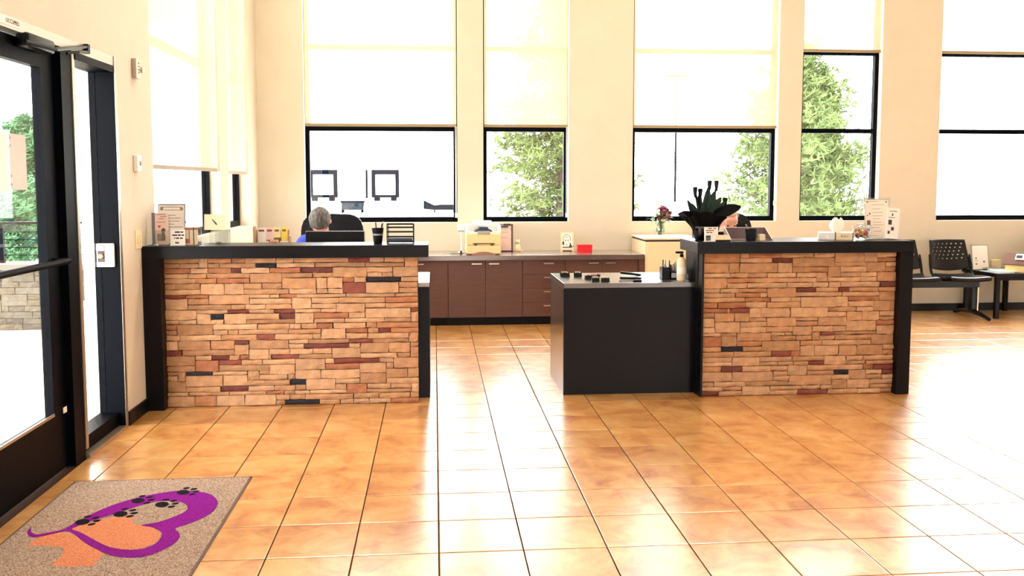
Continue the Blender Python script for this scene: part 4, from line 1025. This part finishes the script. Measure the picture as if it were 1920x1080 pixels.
MB().box(.01, .075, -.013, .013, 0, .014, .004).build('handle', M_blackplastic, t, local=True); MB().prism([(-.09, -.002), (.01, -.009), (.01, .009), (-.09, .004)], lambda u, v, t_: (u, v, t_), .003, .009).build('blade', M_ink, t, local=True)
po = thing('desk_organiser', 'black mesh desk organiser full of pens on the low desk', 'desk organiser', (1.735, 6.50, ZB))
mb = MB()
for a in ((-.085, -.025, -.04, .04, .085), (-.025, .045, -.045, .045, .055), (.045, .085, -.04, .04, .08)):
    x0_, x1_, y0_, y1_, h_ = a
    mb.box(x0_, x1_, y0_, y0_ + .003, 0, h_).box(x0_, x1_, y1_ - .003, y1_, 0, h_).box(x0_, x0_ + .003, y0_, y1_, 0, h_).box(x1_ - .003, x1_, y0_, y1_, 0, h_).box(x0_, x1_, y0_, y1_, 0, .003)
mb.build('mesh_boxes', M_blackplastic, po, local=True)
MB().box(-.018, .036, -.049, -.0455, .01, .045).build('label_card', mat('silver_card', (170, 176, 186), .4), po, local=True)
rnd = random.Random(8)
pm = [mat('pen_blue', (40, 66, 120), .4), M_blackplastic, M_ink, M_whitepl, mat('pen_green', (150, 180, 110), .5), M_greypl]
for i in range(14):
    x = rnd.uniform(-.075, .075); y = rnd.uniform(-.025, .025)
    MB().tube((x, y, .006), (x + rnd.uniform(-.012, .012), y + rnd.uniform(-.01, .01), rnd.uniform(.10, .14)), .004, seg=7).build('pen', pm[i % 6], po, local=True)
sb = thing('lotion_bottle', 'cream pump bottle with black nozzle beside the desk organiser', 'bottle', (1.765, 6.36, ZB))
MB().lathe([(.0, 0), (.030, 0), (.034, .006), (.034, .12), (.031, .145), (.018, .165), (.012, .17)], seg=24, cap=False).build('bottle', M_cream, sb, local=True, smooth=True)
MB().lathe([(.013, .168), (.014, .19), (.006, .192), (.006, .205)], seg=14).box(-.045, .012, -.008, .008, .195, .211, .003).build('pump', M_blackplastic, sb, local=True)
MB().lathe([(.0345, .05), (.0345, .10)], seg=24, cap=False).build('label', M_paper, sb, local=True)

# ------------------------------------------------------------------ waiting area
def beam_seat(x, label):
    t = thing('waiting_chair', label, 'chair', (x, 9.5, 0), group='black perforated waiting chairs')
    def seat_fn(u, v):
        return Vector(((u - .5) * .45, -.24 + .43 * v, .468 + .016 * math.cos(v * 5.5) - .25 * max(0, .16 - v) ** 1.4 - .012 * math.sin(math.pi * u)))
    s_ = MB().grid(seat_fn, 10, 12).build('seat', M_chairpl, t, local=True, smooth='all'); so = s_.modifiers.new('t', 'SOLIDIFY'); so.thickness = .045
    bv = s_.modifiers.new('b', 'BEVEL'); bv.width = .014; bv.segments = 2; bv.limit_method = 'ANGLE'
    # perforated back panel: grid with real holes
    mb = MB(); nu, nv = 25, 25
    def bp(u, v):
        x_ = (u - .5) * (.47 - .05 * v); q = 1 - (2 * u - 1) ** 2
        return Vector((x_, .19 + .10 * v + .05 * q, .53 + .31 * v - .035 * (1 - v) * q))
    V = [[mb.bm.verts.new(bp(i / nu, j / nv)) for j in range(nv + 1)] for i in range(nu + 1)]
    for i in range(nu):
        for j in range(nv):
            if 8 < j < nv - 1 and j % 3 == 0 and 1 < i < nu - 2 and i % 3 == (j // 3) % 3 : continue
            mb.bm.faces.new((V[i][j], V[i + 1][j], V[i + 1][j + 1], V[i][j + 1]))
    b_ = mb.build('backrest', M_chairpl, t, local=True, smooth='all'); so = b_.modifiers.new('t', 'SOLIDIFY'); so.thickness = .012
    for s in (-1, 1):
        MB().path([(s * .225, .10, .43), (s * .236, .17, .48), (s * .238, .195, .56), (s * .234, .225, .68)], [.013, .015, .015, .010], 8).build('back_post', M_blackplastic, t, local=True)
    return t
beam_seat(5.775, 'black perforated waiting chair beside the magazine table')
beam_seat(5.19, 'black perforated waiting chair half hidden by the stone desk')
beam_seat(6.93, 'black perforated waiting chair beyond the toy house')
bm_ = thing('bench_frame', 'dark steel beam with T-shaped foot carrying the waiting chairs', 'bench frame', (5.5, 9.5, 0))
MB().box(4.7, 5.98, 9.46, 9.56, .335, .415, .004).build('beam', M_chairpl, bm_)
for x in (4.85, 5.93):
    MB().box(x - .025, x + .025, 9.47, 9.55, .06, .335, .003).build('leg', M_chairpl, bm_)
    MB().box(x + .028, x + .04, 9.455, 9.50, .06, .335).build('leg_trim', M_chrome, bm_)
    MB().path([(x, 9.18, .018), (x, 9.33, .05), (x, 9.51, .07), (x, 9.70, .05), (x, 9.84, .018)], [.018, .024, .03, .024, .018], 10).build('foot', M_chairpl, bm_)
bm2 = thing('bench_frame', 'dark steel beam carrying the waiting chair beyond the toy house', 'bench frame', (7.3, 9.5, 0), group='waiting chair beams')
bm_['group'] = 'waiting chair beams'
MB().box(6.74, 7.9, 9.46, 9.56, .335, .415, .004).build('beam', M_chairpl, bm2)
for x in (6.82, 7.75):
    MB().box(x - .025, x + .025, 9.47, 9.55, .06, .335, .003).build('leg', M_chairpl, bm2)
    MB().path([(x, 9.18, .018), (x, 9.33, .05), (x, 9.51, .07), (x, 9.70, .05), (x, 9.84, .018)], [.018, .024, .03, .024, .018], 10).build('foot', M_chairpl, bm2)
tbx = thing('side_table', 'black square side table with magazines beside the waiting chairs', 'table', (6.36, 9.65, 0))
MB().box(6.085, 6.64, 9.33, 9.98, .458, .497, .003).build('table_top', M_black, tbx)
for x in (6.125, 6.60):
    for y in (9.37, 9.94): MB().box(x - .022, x + .022, y - .022, y + .022, 0, .458).build('leg', M_black, tbx)
MB().box(6.11, 6.62, 9.36, 9.38, .42, .458).box(6.11, 6.62, 9.93, 9.95, .42, .458).build('apron', M_black, tbx)
ZTB = .497
fs = thing('notice_frame', 'white notice in a clear slanted frame on the magazine table', 'notice', (6.205, 9.80, ZTB), rz=.1)
MT = Matrix.Rotation(math.radians(-9), 4, 'X')
MB().box(-.105, .105, .003, .008, 0, .285).xf(MT).build('acrylic', M_acryl, fs, local=True); MB().box(-.10, .10, 0, .003, .004, .275).xf(MT).build('sheet', M_paper, fs, local=True)
MB().box(-.105, .105, -.01, .07, 0, .003).build('foot', M_acryl, fs, local=True)
MB().box(-.107, -.102, -.002, .01, 0, .285).box(-.107, .107, -.002, .01, .280, .285).box(.102, .107, -.002, .01, 0, .285).xf(MT).build('edge', M_greypl, fs, local=True)
mb = MB(); mb.ball((-.055, 0, .13), (.012, .001, .012), 10, 6).ball((-.055, 0, .065), (.014, .001, .012), 10, 6).ball((.045, 0, .09), (.016, .001, .012), 10, 6).box(-.075, -.035, -.001, 0, .098, .104).xf(MT).build('print', M_inkl, fs, local=True)
for i, (x, y, rz, w_, h_, c, lb) in enumerate(((6.215, 9.52, .2, .20, .28, (120, 150, 160), 'teal-covered magazine nearest the notice on the side table'), (6.30, 9.56, -.15, .20, .26, (232, 230, 214), 'pale magazine lying flat beside the toy house'), (6.30, 9.76, .1, .14, .27, (70, 82, 100), 'dark magazine at the back of the side table'))):
    t = thing('magazine', lb, 'magazine', (x, y, ZTB + i * .0085), rz, group='magazines on the side table')
    MB().box(-w_ / 2, w_ / 2, -h_ / 2, h_ / 2, 0.0003, .007).build('pages', M_paper, t, local=True); MB().box(-w_ / 2, w_ / 2, -h_ / 2, h_ / 2, .007, .008).build('cover', mat('cover_%d' % i, c, .35, var=.3, vscale=14), t, local=True)
bk_ = thing('small_box', 'small cream patterned box at the back of the side table', 'box', (6.44, 9.92, ZTB), .1)
MB().box(-.06, .06, -.03, .03, 0, .10, .003).build('body', M_cream, bk_, local=True); MB().box(-.061, .061, -.031, .031, .085, .102, .002).build('lid', M_yellow, bk_, local=True)
hs = thing('toy_house', 'small yellow wooden house with brown roof on the side table', 'model house', (6.475, 9.54, ZTB), rz=-.85)
HW, HD, HH = .11, .085, .11
MB().prism([(-HD, 0), (HD, 0), (HD, HH), (0, HH + .08), (-HD, HH)], lambda u, v, t_: (t_, u, v), -HW, HW).build('walls', M_yellow, hs, local=True)
for i in range(5):
    z = .012 + i * .02; MB().box(-HW - .002, HW + .002, -HD - .003, HD + .003, z, z + .016).build('log_board', M_yellow, hs, local=True)
for s in (-1, 1):
    MB().prism([(0, HH + .085), (0, HH + .097), (s * (HD + .03), HH - .02), (s * (HD + .03), HH - .032)], lambda u, v, t_: (t_, u, v), -HW - .02, HW + .02).build('roof_slope', M_roofb, hs, local=True)
MB().box(HW + .001, HW + .004, -.022, .022, 0, .05).tube((HW + .001, 0, .05), (HW + .004, 0, .05), .022, seg=16).build('doorway', M_ink, hs, local=True)
MB().prism([(-.03, HH + .062), (-.01, HH + .078), (-.06, HH + .032), (-.075, HH + .018)], lambda u, v, t_: (t_, u - .006, v + .012), -.02, .08).build('roof_sign', M_paper, hs, local=True)
MB().prism([(-.035, HH + .064), (-.028, HH + .070), (-.052, HH + .046), (-.058, HH + .040)], lambda u, v, t_: (t_, u - .010, v + .006), -.01, .05).build('roof_marks', M_ink, hs, local=True)

# ------------------------------------------------------------------ outside
def tree(name, loc, h, r, n, seed, m_, label, grp, crown0=.05, conic=.7, trunk_r=.12, size=.13):
    rnd = random.Random(seed); t = thing(name, label, 'tree', loc, group=grp)
    tk = MB().path([(0, 0, 0), (rnd.uniform(-.1, .1), 0, h * .4), (rnd.uniform(-.15, .15), 0, h * .95)], [trunk_r, trunk_r * .7, .02], 8)
    fol = MB(); bm = fol.bm
    nb = max(20, n // 22)
    for b in range(nb):
        z = h * (crown0 + (1 - crown0) * (b + rnd.random()) / nb)
        rr = r * (1 - ((z / h - crown0) / (1 - crown0)) ** 1.6 * conic) * rnd.uniform(.6, 1.12)
        if z / h > .93: rr *= .5
        a = rnd.uniform(0, 6.283); tip = Vector((rr * math.cos(a), rr * math.sin(a), z + rr * rnd.uniform(.0, .35)))
        if b % 2 == 0: tk.tube((0, 0, z - rr * .12), tip * .92, .022, .006, 5)
        for q in range(22):
            f = rnd.random() ** .55; c = Vector((0, 0, z)).lerp(tip, f) + Vector((rnd.gauss(0, .13), rnd.gauss(0, .13), rnd.gauss(0, .11))) * r * .55
            for k_ in range(7):
                d = Vector((rnd.gauss(0, 1), rnd.gauss(0, 1), rnd.gauss(.35, .8))).normalized(); s_ = d.cross(Vector((rnd.random(), rnd.random(), .3))).normalized() * size * .13; L_ = size * rnd.uniform(.7, 1.3)
                v = [bm.verts.new(c + s_), bm.verts.new(c - s_), bm.verts.new(c + d * L_ - s_ * .4), bm.verts.new(c + d * L_ + s_ * .4)]; bm.faces.new(v)
    tk.build('trunk', M_bark, t, local=True)
    me = bpy.data.meshes.new('foliage'); bm.to_mesh(me); bm.free(); me.materials.append(m_); link_mesh('foliage', me, t)
GZ = -.2
tree('pine_tree', (3.1, 22, GZ), 6.4, 1.85, 4600, 1, M_pine, 'full pine tree filling the narrow window behind the printer', 'trees outside', .06, .75, size=.15)
tree('pine_tree', (9.05, 22, GZ), 4.9, 1.95, 5000, 2, M_pine2, 'broad pine tree spanning the two windows behind the right desk', 'trees outside', .07, .8, size=.15)
tree('young_pine', (10.6, 24.5, GZ), 3.2, 1.15, 1100, 6, M_pine2, 'paler young pine behind the broad pine', 'trees outside', .2, .7, size=.14)
tree('cedar_tree', (-8.65, 20, GZ), 3.0, 1.05, 2400, 3, M_hedge, 'feathery green cedar seen through the entrance door glass', 'trees outside', .01, .75, trunk_r=.05, size=.13)
tree('cedar_tree', (-9.9, 18.5, GZ), 1.9, .9, 900, 13, M_hedge, 'low cedar at the left edge behind the patio railing', 'trees outside', .03, .6, size=.13)
tree('cedar_tree', (-7.4, 16.5, GZ), 1.35, .9, 1300, 14, M_hedge, 'short round cedar just above the patio railing', 'trees outside', .01, .4, trunk_r=.04, size=.12)
rnd = random.Random(44)
for i, (x, y, lb) in enumerate(((9.5, 19.6, 'bare twiggy shrub below the broad pine at its left'), (9.95, 19.9, 'bare twiggy shrub below the broad pine in the middle'), (10.35, 19.5, 'bare twiggy shrub at the right window edge'))):
    t = thing('bare_shrub', lb, 'shrub', (x, y, GZ), group='bare shrubs outside')
    for k_ in range(6):
        b = Vector((rnd.uniform(-.16, .16), rnd.uniform(-.1, .1), 0)); m1 = b + Vector((rnd.uniform(-.15, .15), 0, rnd.uniform(.6, 1.0))); e = m1 + Vector((rnd.uniform(-.2, .25), 0, rnd.uniform(.4, .8)))
        mb = MB().path([b, m1, e], [.018, .011, .004], 5)
        for q in range(4):
            p = b.lerp(e, rnd.uniform(.3, .9)); mb.tube(p, p + Vector((rnd.uniform(-.25, .25), rnd.uniform(-.1, .1), rnd.uniform(.15, .35))), .005, .002, 4)
        mb.build('stem', M_twig, t, local=True)
t = thing('bare_shrub', 'distant small leafless shrub in the window above the chairs', 'shrub', (24.7, 40, GZ), group='bare shrubs outside')
mb = MB()
for k_ in range(26):
    b = Vector((rnd.uniform(-.2, .2), 0, 0)); e = Vector((rnd.uniform(-.5, .5), rnd.uniform(-.2, .2), rnd.uniform(.5, 1.0))); mb.path([b, (b + e) / 2 + Vector((0, 0, .1)), e], [.016, .012, .006], 4)
mb.build('stem', M_twig, t, local=True)

wh = thing('warehouse', 'white warehouse with two loading dock doors seen through the window', 'building', (-4, 62, GZ))
MB().box(-22, 6.5, 60.2, 75, GZ, 9).build('wall', M_outwhite, wh)
for x0_, x1_ in ((-8.12, -6.31), (-4.09, -2.31)):
    d = MB().box(x0_ + .22, x1_ - .22, 60.12, 60.2, .6, 2.0).build('dock_door', M_outwhite, wh)
    MB().box(x0_, x0_ + .24, 59.9, 60.2, .5, 2.2).box(x1_ - .24, x1_, 59.9, 60.2, .5, 2.2).box(x0_, x1_, 59.85, 60.2, 1.95, 2.25).box(x0_, x1_, 59.95, 60.2, .45, .62).build('dock_seal', M_navy, d)
    for x in (x0_ + .35, x1_ - .35): MB().box(x - .18, x + .18, 59.85, 60.2, .22, .45).build('bumper', M_navy, d)
for x in (-6.25, -4.2):
    MB().box(x - .16, x + .16, 59.95, 60.2, 2.5, 2.78).build('wall_lamp', M_greypl, wh)
MB().box(-4.48, -4.36, 60.0, 60.2, .4, 2.25).build('downpipe', M_navy, wh)
MB().box(.2, .25, 60.12, 60.2, 0, 2.6).build('wall_joint', M_greypl, wh)
sk = thing('dumpster', 'dark slatted skip on short legs in front of the dock doors', 'skip', (-4.45, 50, GZ))
MB().prism([(-.58, .62), (.60, .62), (.56, .15), (-.54, .15)], lambda u, v, t_: (u, t_, v), -.4, .4).build('tub', mat('grey_blue', (30, 34, 38), .9, spec=0., var=.5, vscale=4), sk, local=True)
MB().box(-.62, .64, -.45, .45, .56, .64).build('rim', M_navy, sk, local=True)
for x in (-.52, .52):
    for y in (-.35, .35): MB().box(x - .04, x + .04, y - .04, y + .04, 0, .2).build('leg', M_navy, sk, local=True)
rp = thing('loading_ramp', 'dark steel loading ramp on legs at the window edge', 'ramp', (.35, 50, GZ))
MB().prism([(-.95, .66), (-.95, .2), (-.4, .15), (.9, .15), (.9, .42), (.0, .42), (-.35, .38)], lambda u, v, t_: (u, t_, v), -.5, .5).build('deck', M_navy, rp, local=True)
for x in (-.35, .7):
    for y in (-.45, .45): MB().box(x - .04, x + .04, y - .04, y + .04, 0, .2).build('leg', M_navy, rp, local=True)
lp = thing('lamp_post', 'thin dark parking lamp post seen through the vase window', 'lamp post', (13.44, 50, GZ))
MB().tube((0, 0, .2), (0, 0, 7.5), .075, .05, 10).build('pole', M_navy, lp, local=True); MB().lathe([(.3, 0), (.3, .5), (.1, .55)], seg=16).build('footing', M_conc, lp, local=True)
MB().box(-.6, .6, -.15, .15, 7.45, 7.6).build('lamp_head', M_navy, lp, local=True)

# patio beyond the entrance door
struct(MB().box(-12, XW - T, 3, 10.6, -.2, -.02).build('floor_patio', M_conc))
pw = thing('patio_wall', 'low stacked-stone patio wall seen through the entrance door', 'wall', (-4.6, 9.6, -.02))
MB().box(-7.2, -2.6, 9.6, 9.9, -.02, .60).build('core', M_core, pw)
MB().box(-7.25, -2.55, 9.54, 9.95, .60, .66, .008).build('cap', mat('cap_stone', (96, 92, 84), .8), pw)
STONE['t'] = [(.085, .078, .06), (.10, .09, .07), (.072, .066, .054), (.092, .08, .058)]; STONE['b'] = [(.05, .047, .04)]
stone_panel(pw, -5.6, -2.6, -.015, .598, 9.59, [], 17, rowh=.062, proud=.02)
rl = thing('patio_railing', 'black cable railing on top of the patio wall', 'railing', (-4.6, 9.75, .66))
for x in (-6.9, -5.7, -4.45, -3.2): MB().box(x - .02, x + .02, 9.73, 9.77, .655, 1.06).build('post', M_frame, rl)
MB().box(-7.1, -2.6, 9.72, 9.78, 1.06, 1.085).build('top_rail', M_frame, rl)
for z in (.74, .82, .90, .98): MB().tube((-7.1, 9.75, z), (-2.6, 9.75, z), .005, seg=6).build('cable', M_frame, rl)
bn = thing('patio_planter', 'white angular planter at the foot of the patio wall', 'planter', (-3.42, 9.25, -.02))
MB().prism([(-.16, 0), (.2, 0), (.2, .36), (-.12, .36), (-.26, .30), (-.16, .22)], lambda u, v, t_: (u, t_, v), -.18, .18).build('tub', M_outwhite, bn, local=True); MB().box(-.10, .18, -.15, .15, .355, .365).build('soil', M_bark, bn, local=True)
cn = thing('canopy', 'cream entrance canopy beam above the patio outside the door', 'canopy', (-4.5, 8.6, 2.6))
MB().box(-8, XW - T, 8.4, 8.8, 2.95, 3.3).build('beam', M_tan, cn); MB().box(-8, XW - T, 3.2, 11.0, 3.3, 3.4).build('soffit', M_tan, cn)
MB().box(-4.25, -4.05, 8.5, 8.7, 2.7, 2.95).build('down_light', M_navy, cn)
cp = thing('patio_column', 'slim cream column with pink plaque outside the side light', 'column', (-2.75, 7.9, -.02))
MB().box(-.055, .055, -.06, .06, 0, 2.96).build('shaft', M_tan, cp, local=True); MB().box(-.075, .075, -.08, .08, 0, .1).build('plinth', M_base, cp, local=True)
MB().box(-.07, .07, -.07, -.06, 1.5, 1.95).build('plaque', M_pink, cp, local=True); MB().box(-.08, .08, -.08, -.06, 1.95, 2.02).build('plaque_head', M_greypl, cp, local=True)
